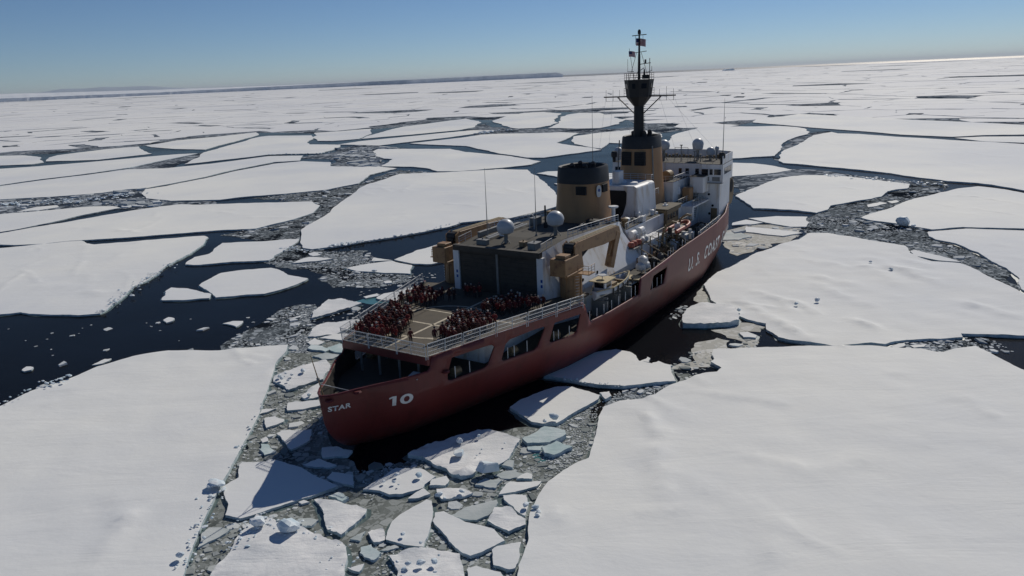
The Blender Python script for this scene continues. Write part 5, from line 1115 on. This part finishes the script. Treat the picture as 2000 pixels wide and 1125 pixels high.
m_.box((65.5, -9.4, 11.1), (75, -6.8, 11.22)); part(m_, 'platform', 'tan', cab)
railing([L3(65.6, 9.3, 11.22), L3(74.9, 9.3, 11.22)], m='tan'); railing([L3(74.5, 6.7, 13.7), L3(85, 6.7, 13.7)])
for k in range(26):
    m_ = MB(); s = random.uniform(47.5, 66); t = random.uniform(9.6, 12.3); a = random.uniform(.35, 1.1); b = random.uniform(.3, .9)
    if k % 3 == 0: m_.tube(L3(s, t, 8.4), L3(s, t, 8.4 + a * 1.8), b * .4, n=10); m_.lathe(L3(s, t, 8.4 + a * 1.8), [(b * .55, 0), (b * .6, .12), (b * .3, .3)], 10)
    elif k % 3 == 1: m_.box((s, -t - b / 2, 8.4), (s + a * 1.5, -t + b / 2, 8.4 + a)); m_.box((s + .1, -t - b / 3, 8.4 + a), (s + a, -t + b / 3, 8.4 + a * 1.25))
    else: m_.tube(L3(s, t - .5, 9.0), L3(s, t + .5, 9.0), .5, n=12); m_.tube(L3(s, t - .6, 9.0), L3(s, t - .5, 9.0), .7, n=12); m_.tube(L3(s, t + .5, 9.0), L3(s, t + .6, 9.0), .7, n=12); m_.box((s - .5, -t - .6, 8.4), (s + .5, -t + .6, 8.6))
    part(m_, 'deck_gear', random.choice(['grey', 'tan', 'black', 'black', 'buffdirt', 'deck']), bevel=.04)
for s0 in (50, 53.5, 57, 60.5, 64):
    m_ = MB(); m_.beam(L3(s0, 9.4, 11.0), L3(s0 + 1.2, 12.4, 9.0), .12, .16); m_.tube(L3(s0 + .5, 9.6, 8.4), L3(s0 + .5, 9.6, 12.2), .09); m_.tube(L3(s0 + .5, 9.6, 12.2), L3(s0 + 2.6, 11.6, 11.0), .06); part(m_, 'deck_derrick', 'tan')
for k in range(18):
    m_ = MB(); s = random.uniform(51, 66); t = random.uniform(4.6, 6.4) * random.choice((1, 1, -1)); a = random.uniform(.4, 1.2)
    if k % 2: m_.lathe(L3(s, t, 13.68), [(a * .4, 0), (a * .4, a * .8), (a * .6, a * .9), (a * .55, a * 1.2), (a * .1, a * 1.35)], 10)
    else: m_.box((s, -t - a / 2, 13.68), (s + a * 1.3, -t + a / 2, 13.68 + a * .9)); m_.tube(L3(s, t, 14), L3(s, t, 15.2), .06)
    part(m_, 'roof_vent', random.choice(['white', 'grey', 'tan', 'white']), bevel=.03)
railing([L3(50.6, 9.1, 11.22), L3(61.9, 9.1, 11.22)]); railing([L3(50.6, 6.7, 13.68), L3(59, 6.7, 13.68)]); railing([L3(68, lerp(DECKB, 68) - .3, 9.6), L3(84, lerp(DECKB, 84) - .3, 9.8)], h=.8)
for k in range(7):
    m_ = MB(); s = 58 + k * 3.3 + random.uniform(-.6, .6); t = 10.6 + random.uniform(-.7, .9); a = random.uniform(.7, 1.5); m_.box((s, -t - a / 2, 8.4), (s + a * 1.2, -t + a / 2, 8.4 + a)); m_.tube(L3(s + a / 2, t, 8.4 + a), L3(s + a / 2, t, 8.9 + a), a * .3); part(m_, 'deck_gear', random.choice(['grey', 'tan', 'white', 'black']), bevel=.06)
# davit arms
for s in (59.5, 66.5):
    m_ = MB(); pts = [L3(s, 9.4, 8.4), L3(s, 9.6, 11.5), L3(s, 10.2, 13.0), L3(s, 11.2, 13.7), L3(s, 12.0, 13.6)]
    for a, b in zip(pts, pts[1:]): m_.beam(a, b, .28, .34)
    part(m_, 'davit', 'tan')
# --- bridge
br = MB(); pl = [(86, 11.45), (94.3, 10.5), (96.5, 6), (97.2, 0), (96.5, -6), (94.3, -10.5), (86, -11.45)]
def plan(o, z): return [L3(s + (o if s > 90 else 0), t, z) for s, t in pl]
lowp = [(86.0, 10.9), (94.3, 10.35), (96.5, 6), (97.2, 0), (96.5, -6), (94.3, -10.35), (86.0, -10.9)]
br.rings([[L3(s, t, 8.4) for s, t in lowp], [L3(s, t, 16.6) for s, t in lowp]])
bridge = part(br, 'bridge', 'white')
up = MB(); upl = [(85.3, 11.6), (94.3, 10.8), (97, 6), (97.7, 0), (97, -6), (94.3, -10.8), (85.3, -11.6), (85.3, -7.2), (86.0, -7.2), (86.0, 7.2), (85.3, 7.2)]
up.rings([[L3(s, t, 16.6) for s, t in upl], [L3(s, t, 20.1) for s, t in upl]]); whs = part(up, 'wheelhouse', 'white', bridge)
m_ = MB(); m_.prism([(s, -t) for s, t in upl], 20.1, 20.18); part(m_, 'roof', 'deck', bridge)
bw = MB()
front = [(85.3, 11.55), (94.2, 10.75), (96.9, 6), (97.6, 0), (96.9, -6), (94.2, -10.75), (85.3, -11.55)]
for (s0, t0), (s1, t1) in zip(front, front[1:]):
    a, b = L3(s0, t0, 20.1), L3(s1, t1, 20.1); n = Vector((0, 0, 1)).cross(b - a).normalized() * .12
    bw.slab([a, b, b + Vector((0, 0, 1.65)), a + Vector((0, 0, 1.65))], n)
part(bw, 'roof_bulwark', 'white', bridge)
m_ = MB()
for k in range(26):
    t = -9.5 + k * .75; m_.box((95.0 - abs(t) * .12, -t - .2, 20.2), (95.3 - abs(t) * .12, -t + .25, 20.2 + random.uniform(.3, 1.0)))
part(m_, 'signal_lockers', 'tan', bridge)
for t0, t1 in ((11.2, 9.9), (9.6, 9.0), (8.7, 7.4)): 
    m_ = MB(); m_.box((85.24, -t0, 18.1), (85.32, -t1, 19.2)); o = part(m_, 'window', 'glass', bridge); m_ = MB(); m_.box((85.2, -t0 - .05, 19.2), (85.3, -t1 + .05, 19.28)); part(m_, 'window_frame', 'white', o)
for t0, t1 in ((6.6, 5.9), (4.6, 3.9), (3.1, 2.5), (-1.9, -2.5), (-3.2, -4.9), (-5.3, -5.9), (-7.6, -9.2), (-9.6, -11)):
    s = 85.24 if t0 > 7 or t1 < -7.2 else 85.94
    m_ = MB(); m_.box((s, -t0, 18.0), (s + .08, -t1, 19.15)); o = part(m_, 'window', 'glass', bridge); m_ = MB(); m_.box((s - .03, -t0 - .05, 19.15), (s + .06, -t1 + .05, 19.22)); part(m_, 'window_frame', 'white', o)
for k in range(5):
    s = 86.6 + k * 1.4; t = 11.6 - (s - 85.3) * .089; m_ = MB(); m_.slab([L3(s, t + .02, 18.1), L3(s + 1.0, t - .07, 18.1), L3(s + 1.0, t - .07, 19.3), L3(s, t + .02, 19.3)], L3(0, .04, 0)); part(m_, 'window', 'glass', bridge)
m_ = MB(); m_.box((84.9, -11.5, 16.45), (86.1, -7.3, 16.6)); part(m_, 'wing_ledge', 'grey', bridge)
for t in (10.3, 8.2):
    m_ = MB(); m_.box((85.2, -t - .75, 16.9), (85.28, -t + .75, 17.7)); part(m_, 'wing_shutter', 'grey', bridge)
for s, t, z in ((85.95, 9.6, 12.0), (85.95, 8.8, 14.2), (85.95, 9.0, 10.4)):
    m_ = MB(); m_.tube(L3(s, t, z), L3(s - .1, t, z), .24, n=10); part(m_, 'porthole', 'glass', bridge)
m_ = MB(); m_.box((85.85, -10.5, 8.5), (86.0, -9.3, 11.5)); part(m_, 'door', 'tan', bridge)
m_ = MB(); m_.box((82.6, -8.7, 14.9), (85.9, -6.0, 18.0)); wb = part(m_, 'ladder_house', 'white', bridge, bevel=.08)
m_ = MB(); m_.box((82.5, -8.8, 18.0), (85.9, -5.9, 18.1)); part(m_, 'roof', 'deck', wb)
m_ = MB()
for sg in (0, .7): m_.tube(L3(81.6, 6.9 + sg, 10.2), L3(83, 6.9 + sg, 15), .06)
for k in range(13): m_.box((81.62 + k * .108, -7.6, 10.4 + k * .37), (81.92 + k * .108, -6.9, 10.45 + k * .37))
part(m_, 'ladder', 'grey', bridge)
m_ = MB(); m_.box((76.8, -4.9, 13.68), (85.9, 4.9, 17.6)); bh = part(m_, 'bridge_house', 'white', bridge, bevel=.08)
m_ = MB(); m_.box((76.9, -4.8, 17.6), (85.8, 4.8, 17.66)); part(m_, 'roof', 'deck', bh)
railing([L3(77, 4.8, 17.66), L3(85, 4.8, 17.66)], parent=bridge, r=.04); railing([L3(77, 4.8, 17.66), L3(77, -4.6, 17.66)], parent=bridge)
m_ = MB(); m_.box((76.2, -8.9, 13.0), (85.9, -4.9, 13.3)); m_.box((76.2, -8.9, 10.6), (77, -4.9, 13.0)); part(m_, 'bridge_platform', 'white', bridge)
railing([L3(76.3, 8.8, 13.3), L3(82.4, 8.8, 13.3)], parent=bridge, m='grey')
m_ = MB(); m_.tube(L3(79, 2.5, 18.5), L3(80.9, 2.5, 18.5), .95, n=16); m_.box((78.9, -3.3, 17.66), (81, -1.7, 18.2)); part(m_, 'boat_drum', 'tan', smooth=True)
m_ = MB(); m_.box((80, -7.0, 13.6), (82, -5.4, 16.2)); part(m_, 'buff_locker', 'buff', bevel=.15)
m_ = MB(); m_.lathe(L3(79.5, 4.9, 15), [(.35, 0), (.45, .5), (.3, 1.1), (.1, 1.4)], 10); part(m_, 'vent_cowl', 'white', smooth=True)
radome(88, -1.5, 20.1, 2.3, 1.25); radome(91, 4.6, 20.2, 2.0, 1.15, .9); radome(92, 6.9, 20.2, .8, .92, .7); radome(92, 8.2, 20.2, 1.9, .42, .6); radome(85.9, -10.6, 20.2, 1.2, .9, .7)
whip(86.2, 11.2, 21.6, 10.8, .07); whip(72, -9.6, 11.5, 22.5, .07)
m_ = MB(); m_.lathe(L3(86.0, 11.1, 20.2), [(.3, 0), (.35, .9), (.62, 1.1), (.62, 1.9), (.4, 2.2)], 10); part(m_, 'searchlight', 'black'); m_ = MB(); m_.lathe(L3(84.5, -10.9, 20.2), [(.3, 0), (.35, .9), (.62, 1.1), (.62, 1.9), (.4, 2.2)], 10); part(m_, 'searchlight', 'black')
for t, h in ((2.2, 3.2), (5.0, 2.0), (6.2, 1.4)):
    m_ = MB(); m_.tube(L3(88, t, 20.1), L3(88, t, 20.1 + h), .1, n=6); m_.lathe(L3(88, t, 20.1 + h), [(.05, 0), (.3, .1), (.3, .25)], 8); part(m_, 'roof_post', 'grey')
m_ = MB(); m_.path([L3(88, .9, 20.1), L3(88, .9, 23), L3(88, 3.6, 23), L3(88, 3.6, 20.1)], .04, n=4); part(m_, 'signal_frame', 'grey')
railing([L3(85.5, t, 20.2) for t in (-11, -5, 0, 5, 11)], m='grey', parent=bridge)
# netted life raft cradle on the side forward of the bridge
m_ = MB(); n = 14; m_.slab([L3(95.6, 9.4 + .0 * k, 13.6) + Vector((2.0 * cos(2 * pi * k / n), 0, 2.9 * sin(2 * pi * k / n))) for k in range(n)], L3(0, .9, 0)); o = part(m_, 'raft_cradle', 'tan', bevel=.08)
m_ = MB(); m_.slab([L3(95.6, 10.32, 14.6) + Vector((1.1 * cos(2 * pi * k / n), 0, 1.4 * sin(2 * pi * k / n))) for k in range(n)], L3(0, .03, 0)); part(m_, 'cradle_mouth', 'dark', o)
m_ = MB(); m_.box((98, -4, 10.9), (104, 4, 13)); m_.tube(L3(106, -2, 11.4), L3(106, 2, 11.4), .8, n=12); part(m_, 'windlass_house', 'white', bevel=.1)

# --- the two deck cranes
def crane(s, t, sg):
    root = MB(); root.lathe(L3(s, t, 9.0), [(1.55, 0), (1.45, .4), (1.4, 3.6), (1.65, 3.75), (1.65, 4.0)], 18)
    for a in range(8): root.obox(L3(s + 1.46 * cos(a * pi / 4), t + 1.46 * sin(a * pi / 4), 10.8), (.12, .12, 3.2), a * pi / 4)
    o = part(root, 'crane', 'buffdirt')
    hs = MB(); hs.box((s - 3.6, -t - 1.15, 13.05), (s + .2, -t + 1.15, 15.3)); hs.box((s - 3.4, -t - 1.3, 13.0), (s + 1.2, -t + 1.3, 13.25)); hs.box((s - 3.1, -t - .9, 15.3), (s - 1.6, -t + .6, 15.75)); part(hs, 'machinery_house', 'buffdirt', o, bevel=.06)
    kp = MB()
    for dy in (-.95, .75): kp.slab([Vector((s - .6, -t + dy, 13.2)), Vector((s + 1.9, -t + dy, 13.2)), Vector((s + 1.3, -t + dy, 15.6)), Vector((s + .5, -t + dy, 16.9)), Vector((s - .5, -t + dy, 16.5))], (0, .2, 0))
    part(kp, 'king_post', 'buffdirt', o)
    wn = MB(); wn.tube(Vector((s - .1, -t - .7, 16.2)), Vector((s - .1, -t + .7, 16.2)), .6, n=12); wn.box((s - .8, -t - .5, 15.4), (s + .3, -t + .5, 16.1)); part(wn, 'winch_drum', 'black', o)
    bm_ = MB(); e = 41.0 if sg > 0 else 40.5; A, B = L3(s + .4, t, 16.3), L3(e - 1.2, t, 16.2)
    bm_.slab([A + Vector((0, -.55, -1.0)), B + Vector((-4, -.5, -1.5)), B + Vector((0, -.45, -1.5)), B + Vector((1.2, -.4, -1.5)), B + Vector((1.5, -.4, -.4)), B + Vector((.9, -.4, .25)), B + Vector((0, -.45, .4)), A + Vector((0, -.55, .45))], (0, 1.0, 0))
    part(bm_, 'boom', 'buffdirt', o, bevel=.06)
    jb = MB(); jb.beam(B + Vector((.9, 0, -.6)), L3(e - 2.6, t, 10.8), 1.0, 1.3); jb.beam(B + Vector((.2, 0, -1.0)), L3(e - 2.9, t, 12.6), .35, .4); part(jb, 'jib', 'buffdirt', o, bevel=.05)
    for z in (-1.0, -1.7):
        cy = MB(); cy.tube(A + Vector((1.2, .1, z - .9)), A + Vector((6.2, .1, -.5 + z * .15)), .2, n=8); cy.tube(A + Vector((6.2, .1, -.5 + z * .15)), A + Vector((9.5, .1, -.35)), .1, n=8); part(cy, 'hydraulic_ram', 'black', o)
    pp = MB()
    for dy in (-.35, 0, .35): pp.path([A + Vector((0, dy, .52)), B + Vector((0, dy, .5)), B + Vector((1.2, dy, .1)), B + Vector((1.7, dy, -1.0)), B + Vector((1.0, dy, -2.4))], .06, n=5)
    part(pp, 'boom_hoses', 'wood', o)
    pf = MB(); pf.box((s - 1.2, -t - sg * 2.6 - .7, 13.0), (s + .6, -t - sg * 2.6 + .9, 13.1)); part(pf, 'access_platform', 'buffdirt', o)
    railing([Vector((s - 1.2, -t - sg * 1.6, 13.1)), Vector((s - 1.2, -t - sg * 3.2, 13.1)), Vector((s + .6, -t - sg * 3.2, 13.1))], 'platform_railing', 1.1, 'buffdirt', o, .9)
    ld = MB()
    for k in range(9): ld.tube(L3(s - 1.0, t + sg * 1.2, 9.4 + k * .4), L3(s - .6, t + sg * 1.5, 9.4 + k * .4), .03, n=4)
    part(ld, 'crane_ladder', 'rail', o)
    return o
crane(26.6, 9.6, 1); crane(26.6, -9.6, -1)
# boat cradle and globe tanks
for s in (30.5, 34.5, 38.5): m_ = MB(); m_.box((s, -13.0, 5.8), (s + .3, -10.6, 8.1)); m_.beam(L3(s + .15, 10.6, 8.2), L3(s + .15, 13, 8.5), .3, .25); part(m_, 'boat_cradle', 'grey')
for (s, t, z) in ((44.3, 12.0, 9.6), (45.6, 12.2, 9.6), (44.9, 12.1, 10.5)):
    m_ = MB(); m_.lathe(L3(s, t, z - .7), [(.25, 0), (.7, .35), (.78, .7), (.7, 1.1), (.3, 1.42), (.02, 1.46)], 14); part(m_, 'globe_tank', 'radome', smooth=True)
m_ = MB(); pts = [L3(47.0, 11.6 + 0 * a, 8.4) + Vector((1.4 * cos(a), 0, 2.7 * sin(a))) for a in [pi * k / 12 for k in range(13)]]; m_.path(pts, .09, n=6); part(m_, 'hoop_frame', 'rail')
m_ = MB(); m_.box((41, -13.2, 8.4), (43.2, -10.4, 8.55)); m_.box((41, -11, 8.55), (42.5, -10.2, 9.2)); part(m_, 'boat_ramp', 'wood')

# ------------------------------------------------------------------ things carried by the ship (their own objects)
def on_ship(o, s, t, z, rz=0):
    p = SHIP_S + FWD * s + STB * t; o.location = (p.x, p.y, z); o.rotation_euler = (0, 0, pi / 2 - HEAD + rz)
def boat_hull(L_, B_, D_, m, name, parent, n=12, flat=.25):
    rg = []; mb = MB()
    for i in range(n + 1):
        x = -L_ / 2 + L_ * i / n; k = i / n; b = B_ / 2 * (min(1, flat + (1 - flat) * k * 4) if k < .3 else (1 - ((k - .3) / .7) ** 2.6)); b = max(b, .03); rise = .35 * max(0, k - .6) ** 1.5
        rg.append([(x, -b, D_ + rise), (x, -b * .92, D_ * .45 + rise), (x, -b * .35, .1 + rise * 1.6), (x, 0, rise * 2.2), (x, b * .35, .1 + rise * 1.6), (x, b * .92, D_ * .45 + rise), (x, b, D_ + rise)])
    vs = [p for r in rg for p in r]; fs = [(i * 7 + j, i * 7 + j + 1, (i + 1) * 7 + j + 1, (i + 1) * 7 + j) for i in range(n) for j in range(6)] + [tuple(range(7))]
    mb.add(vs, fs); o = part(mb, name, m, parent, smooth=True); md = o.modifiers.new('skin', 'SOLIDIFY'); md.thickness = .06; return rg
wbt = empty('workboat'); tag(wbt, 'white workboat with pale cabin roof in its cradle on the starboard side deck', 'boat')
rg = boat_hull(11.5, 3.0, 1.3, 'radome', 'boat_hull', wbt)
m_ = MB(); m_.path([Vector(r[0]) for r in rg], .09); m_.path([Vector(r[-1]) for r in rg], .09); part(m_, 'gunwale', 'wood', wbt)
m_ = MB(); m_.box((-5.2, -.95, .55), (2.6, .95, .62)); part(m_, 'boat_deck', 'wood', wbt)
m_ = MB(); m_.box((-4.2, -.95, .62), (-2.2, .95, 2.3)); cb = part(m_, 'cabin', 'white', wbt, bevel=.08)
m_ = MB(); m_.box((-4.8, -1.25, 2.3), (-1.4, 1.25, 2.42)); part(m_, 'cabin_roof', 'wood', cb)
m_ = MB()
for y in (-.97, .92): m_.box((-3.9, y, 1.4), (-2.5, y + .05, 2.1))
m_.box((-4.23, -.7, 1.4), (-4.17, .7, 2.1)); part(m_, 'window', 'glass', cb)
m_ = MB(); m_.lathe((-3.2, 0, 2.42), [(.05, 0), (.05, .5), (.6, .52), (.6, .62), (.05, .65)], 10); part(m_, 'radar', 'radome', cb)
m_ = MB(); m_.box((-1, -.5, .62), (.6, .5, 1.2)); m_.box((2.2, -.7, .62), (2.5, .7, 1.0)); m_.box((-1.7, -.9, .62), (-1.4, .9, 1.05)); part(m_, 'engine_box', 'tan', wbt)
for k in range(5):
    m_ = MB(); x = -3 + k * 1.6; m_.box((x, -1.62, .3), (x + .25, -1.46, 1.2)); part(m_, 'fender', 'black', wbt)
on_ship(wbt, 34.8, 11.75, 8.45)
def lifeboat(label, s, t, z, L_=6.5, rz=0):
    r0 = empty('rescue_boat'); tag(r0, label, 'boat'); mb = MB(); pts = []
    n = 20
    for k in range(n + 1):
        a = -pi * .5 + pi * k / n; pts.append(Vector((L_ * .22 + L_ * .26 * cos(a), 1.05 * sin(a), .6 + .25 * max(0, cos(a)))))
    pts = [Vector((-L_ / 2, -1.05, .55))] + pts + [Vector((-L_ / 2, 1.05, .55))]; mb.path(pts, .32, n=10); part(mb, 'inflatable_tube', 'orange', r0, smooth=True)
    m_ = MB(); m_.prism([(-L_ / 2, -.9), (L_ * .25, -.9), (L_ * .42, -.4), (L_ * .42, .4), (L_ * .25, .9), (-L_ / 2, .9)], .1, .4); part(m_, 'boat_floor', 'grey', r0)
    m_ = MB(); m_.box((-1, -.35, .4), (-.2, .35, 1.4)); part(m_, 'console', 'white', r0); m_ = MB(); m_.box((-L_ / 2 - .3, -.3, .2), (-L_ / 2 + .2, .3, 1.3)); part(m_, 'outboard_motor', 'black', r0)
    on_ship(r0, s, t, z, rz)
lifeboat('orange inflatable rescue boat hung beside the tan control house', 64.2, 10.6, 11.3, 8.0)
lr = empty('raft_bundle'); tag(lr, 'bright orange bundle of life raft gear on the deckhouse edge aft of the control house', 'life raft')
for k in range(3):
    m_ = MB(); m_.lathe((-2.4 + k * 1.25, random.uniform(-.15, .15), 0), [(.3, 0), (.55, .15), (.6, .5), (.4, .85), (.05, .9)], 9); part(m_, 'raft_bag', 'orange', lr, smooth=True)
for k in range(2): m_ = MB(); m_.tube((1.1 + k * 1.5, -.4, .5), (2.3 + k * 1.5, .1, .55), .42, n=10); part(m_, 'canister', 'radome', lr, smooth=True)
m_ = MB(); m_.box((-3.1, -.75, -.1), (4.2, .75, 0)); part(m_, 'rack', 'grey', lr)
on_ship(lr, 50.6, 8.8, 11.45)
# flags flying from the mast
def flag(label, s, t, z, wd, ht, rz, group=None):
    r0 = empty('flag'); tag(r0, label, 'flag', group); n = 10
    def cloth(x0, x1, z0, z1, m, nm, off=0.0):
        mb = MB(); vs = []
        for i in range(n + 1):
            x = x0 + (x1 - x0) * i / n; y = .16 * wd * sin(3.4 * x / wd + .4) * (.3 + x / wd) + off; dz = -.16 * x * x / wd
            vs += [(x, y, z0 + dz), (x, y, z1 + dz)]
        mb.add(vs, [(2 * i, 2 * i + 2, 2 * i + 3, 2 * i + 1) for i in range(n)]); o = part(mb, nm, m, r0, smooth=True); o.modifiers.new('cloth', 'SOLIDIFY').thickness = .012
    for k in range(13): cloth(0, wd, ht * k / 13, ht * (k + 1) / 13, 'flagred' if k % 2 == 0 else 'flagwhite', 'stripe')
    for off in (.03, -.03): cloth(0, wd * .4, ht * 6 / 13, ht, 'flagblue', 'canton', off)
    on_ship(r0, s, t, z, rz)
flag('small striped flag with blue canton hanging left of the topmast', ms - .1, -1.95, 40.6, 1.5, .95, -pi / 2 - .2)
flag('larger striped flag streaming right at the head of the topmast', ms - .3, -.5, 42.4, 1.7, 1.25, -pi / 2 + .5)

# ------------------------------------------------------------------ the crew on the flight deck
for nm, c in (('parka_maroon', (.075, .008, .013)), ('parka_bright', (.20, .013, .012)), ('parka_brown', (.055, .016, .012))): M[nm] = mat(nm, c, .8, vary=.15, scale=6)
def person_mesh(v):
    r = random.Random(v * 13 + 3); J = {}; sw = r.uniform(.10, .16); arm = [(.20, .02), (.23, -.03), (.26, .12), (.14, .26)][v % 4]
    pts = [(0, 0, .92, .15, .12), (0, 0, 1.12, .155, .125), (0, .0, 1.34, .19, .13), (0, .0, 1.48, .085, .08), (0, .015, 1.56, .065, .065), (0, .03, 1.66, .10, .115), (0, .02, 1.75, .085, .10)]
    edges = [(i, i + 1) for i in range(6)]
    def add(p, par): pts.append(p); edges.append((par, len(pts) - 1)); return len(pts) - 1
    for sg in (1, -1):
        h = add((sg * .10, 0, .86, .10, .11), 0); k = add((sg * sw * .9, .02, .48, .075, .08), h); a = add((sg * sw, -.02, .10, .055, .06), k); add((sg * (sw + .02), .14, .05, .05, .045), a)
        sh = add((sg * .21, 0, 1.40, .085, .085), 2)
        if v % 4 == 3: el = add((sg * .30, .02, 1.14, .07, .07), sh); wr = add((sg * .10, .24, 1.10, .05, .05), el)
        elif v % 4 == 2 and sg > 0: el = add((sg * .33, .03, 1.20, .07, .07), sh); wr = add((sg * .36, .16, 1.44, .05, .05), el)
        else: el = add((sg * .28, -.02, 1.13, .072, .072), sh); wr = add((sg * .29, .07, .88, .052, .052), el)
        d = (Vector(pts[wr][:3]) - Vector(pts[el][:3])).normalized(); pm = Vector(pts[wr][:3]) + d * .07; pi_ = add((*pm, .038, .045), wr)
        side_ = d.cross(Vector((sg, .2, .1))).normalized()
        for f, ln in ((-.033, .065), (-.011, .078), (.011, .074), (.033, .058)):
            q = pm + d * ln * .55 + side_ * f; i1 = add((*q, .0095, .0095), pi_); q2 = q + d * ln * .5 + Vector((-sg * .014, 0, 0)); add((*q2, .008, .008), i1)
        q = Vector(pts[wr][:3]) + d * .035 + side_ * .04; i1 = add((*q, .012, .012), wr); q2 = q + d * .04 + side_ * .018; add((*q2, .010, .010), i1)
    me = bpy.data.meshes.new('person'); me.from_pydata([p[:3] for p in pts], edges, []); o = bpy.data.objects.new('person_tmp', me); COL.objects.link(o)
    md = o.modifiers.new('skin', 'SKIN'); md.use_smooth_shade = True; sv = me.skin_vertices[0].data
    for k, p in enumerate(pts): sv[k].radius = (p[3], p[4])
    sv[0].use_root = True
    sub = o.modifiers.new('sub', 'SUBSURF'); sub.levels = 1; sub.render_levels = 1
    dg = bpy.context.evaluated_depsgraph_get(); dg.update(); out = bpy.data.meshes.new_from_object(o.evaluated_get(dg)); bpy.data.objects.remove(o); out.name = 'person'
    out.materials.clear()
    for k in (('parka', 'parka_maroon', 'parka', 'parka_bright', 'parka_brown')[v], 'trouser', 'boots', 'skin'): out.materials.append(M[k])
    mi = []
    for f in out.polygons:
        c = f.center; hand = abs(c.x) > .05 and any((c - Vector(pts[i][:3])).length < .055 for i in range(len(pts)) if pts[i][3] < .05 and pts[i][2] > .5)
        mi.append(3 if c.z > 1.53 else 2 if c.z < .16 else 1 if c.z < .74 else 3 if hand and v % 2 == 0 else 2 if hand else 0)
    out.polygons.foreach_set('material_index', mi); out.polygons.foreach_set('use_smooth', [True] * len(mi)); return out
PM = [person_mesh(k) for k in range(5)]
def hat_mesh(kind):
    mb = MB()
    if kind == 0: mb.lathe((0, .02, 1.67), [(.115, 0), (.122, .05), (.118, .10), (.09, .155), (.03, .18), (.005, .182)], 12)           # knit cap
    elif kind == 1:
        mb.lathe((0, .02, 1.69), [(.118, 0), (.12, .06), (.10, .10), (.02, .12)], 12); mb.prism([(-.08, .10), (.08, .10), (.06, .22), (-.06, .22)], 1.69, 1.705)   # peaked cap
    else: mb.lathe((0, -.02, 1.52), [(.15, -.02), (.145, .08), (.135, .18), (.10, .25), (.02, .28)], 12)                                   # hood
    return mb
HM = []
for k, m in ((0, 'capdark'), (1, 'capdark'), (2, 'parka'), (0, 'cappale'), (1, 'cappale')):
    o = hat_mesh(k).build('cap', M[m], None, smooth=True); HM.append(o.data); bpy.data.objects.remove(o)
fm = MB()      # a face: eyes, nose, mouth, ears
fm.lathe((0, .155, 1.655), [(.004, -.02), (.016, -.01), (.012, .02), (.004, .035)], 6)
fm.box((-.026, .142, 1.612), (.026, .150, 1.620))
for sx in (-1, 1): fm.box((sx * .036 - .012, .136, 1.676), (sx * .036 + .012, .143, 1.688)); fm.box((sx * .112 - .01, .02, 1.64), (sx * .112 + .01, .05, 1.70))
o = fm.build('face', M['hair'], None); FACE = o.data; bpy.data.objects.remove(o)
rp = random.Random(21); PLACED = []
def crew(s, t, label, group, face=None, v=None, hat=None):
    o = bpy.data.objects.new('person', PM[rp.randrange(5) if v is None else v]); COL.objects.link(o)
    p = SHIP_S + FWD * s + STB * t; o.location = (p.x, p.y, 9.505)
    az = math.atan2(-p.y, -p.x) - pi / 2; o.rotation_euler = (0, 0, az + (rp.gauss(0, .35) if face is None else face)); k = rp.uniform(.95, 1.06); o.scale = (k, k, k)
    tag(o, label, 'person', group); PLACED.append((s, t))
    h = bpy.data.objects.new('cap', HM[rp.choice((0, 0, 1, 1, 2, 2, 3, 4)) if hat is None else hat]); COL.objects.link(h); h.parent = o
    f = bpy.data.objects.new('face', FACE); COL.objects.link(f); f.parent = o
def fill(n, s0, s1, tlo, thi, label, group, md=.52):
    k = 0; tr = 0
    while k < n and tr < 6000:
        tr += 1; s = rp.uniform(s0, s1); a, b = tlo(s), thi(s)
        if b <= a: continue
        t = rp.uniform(a, b)
        if any((s - x) ** 2 + (t - y) ** 2 < md * md for x, y in PLACED): continue
        crew(s, t, label, group); k += 1
crew(2.6, 1.9, 'person in dark red parka standing alone on the centre line at the deck edge', None, v=0, hat=0)
crew(4.3, 4.0, 'person in dark red parka at the aft end of the starboard block', None, v=1, hat=0)
crew(11.6, 7.3, 'person in brighter red jacket at the forward end of the starboard block', None, v=3, hat=0)
edge = lambda s: 6.25 + .286 * s
fill(78, 1.3, 11.2, lambda s: -edge(s) + .9, lambda s: lerp([(1.3, -.1), (2.4, .3), (5, -1.2), (9, -3.2), (11.2, -6.2)], s), 'dark parka person in the crowd at the port aft corner of the flight deck', 'crew in the port aft crowd')
fill(58, 4.6, 12.2, lambda s: lerp([(4.6, 4.1), (8, 3.2), (12.2, 1.4)], s), lambda s: min(edge(s) - 1.2, 7.4), 'dark parka person in the crowd at the starboard side of the flight deck', 'crew in the starboard crowd')
fill(32, 13.2, 18.6, lambda s: -edge(s) + 1.0, lambda s: lerp([(13.2, -5.6), (18.6, -3.6)], s), 'person in dark red parka in the shaded crowd by the port crane', 'crew by the port crane')
fill(40, 14.8, 20.6, lambda s: lerp([(14.8, 2.4), (20.6, 3.6)], s), lambda s: lerp([(14.8, 6.0), (20.6, 9.0)], s), 'person in dark red parka in the shaded crowd before the hangar door', 'crew before the hangar door')
fill(6, 20.4, 22, lambda s: -3.6, lambda s: -1.2, 'person in dark clothes at the foot of the port hangar door', 'crew at the port hangar door')
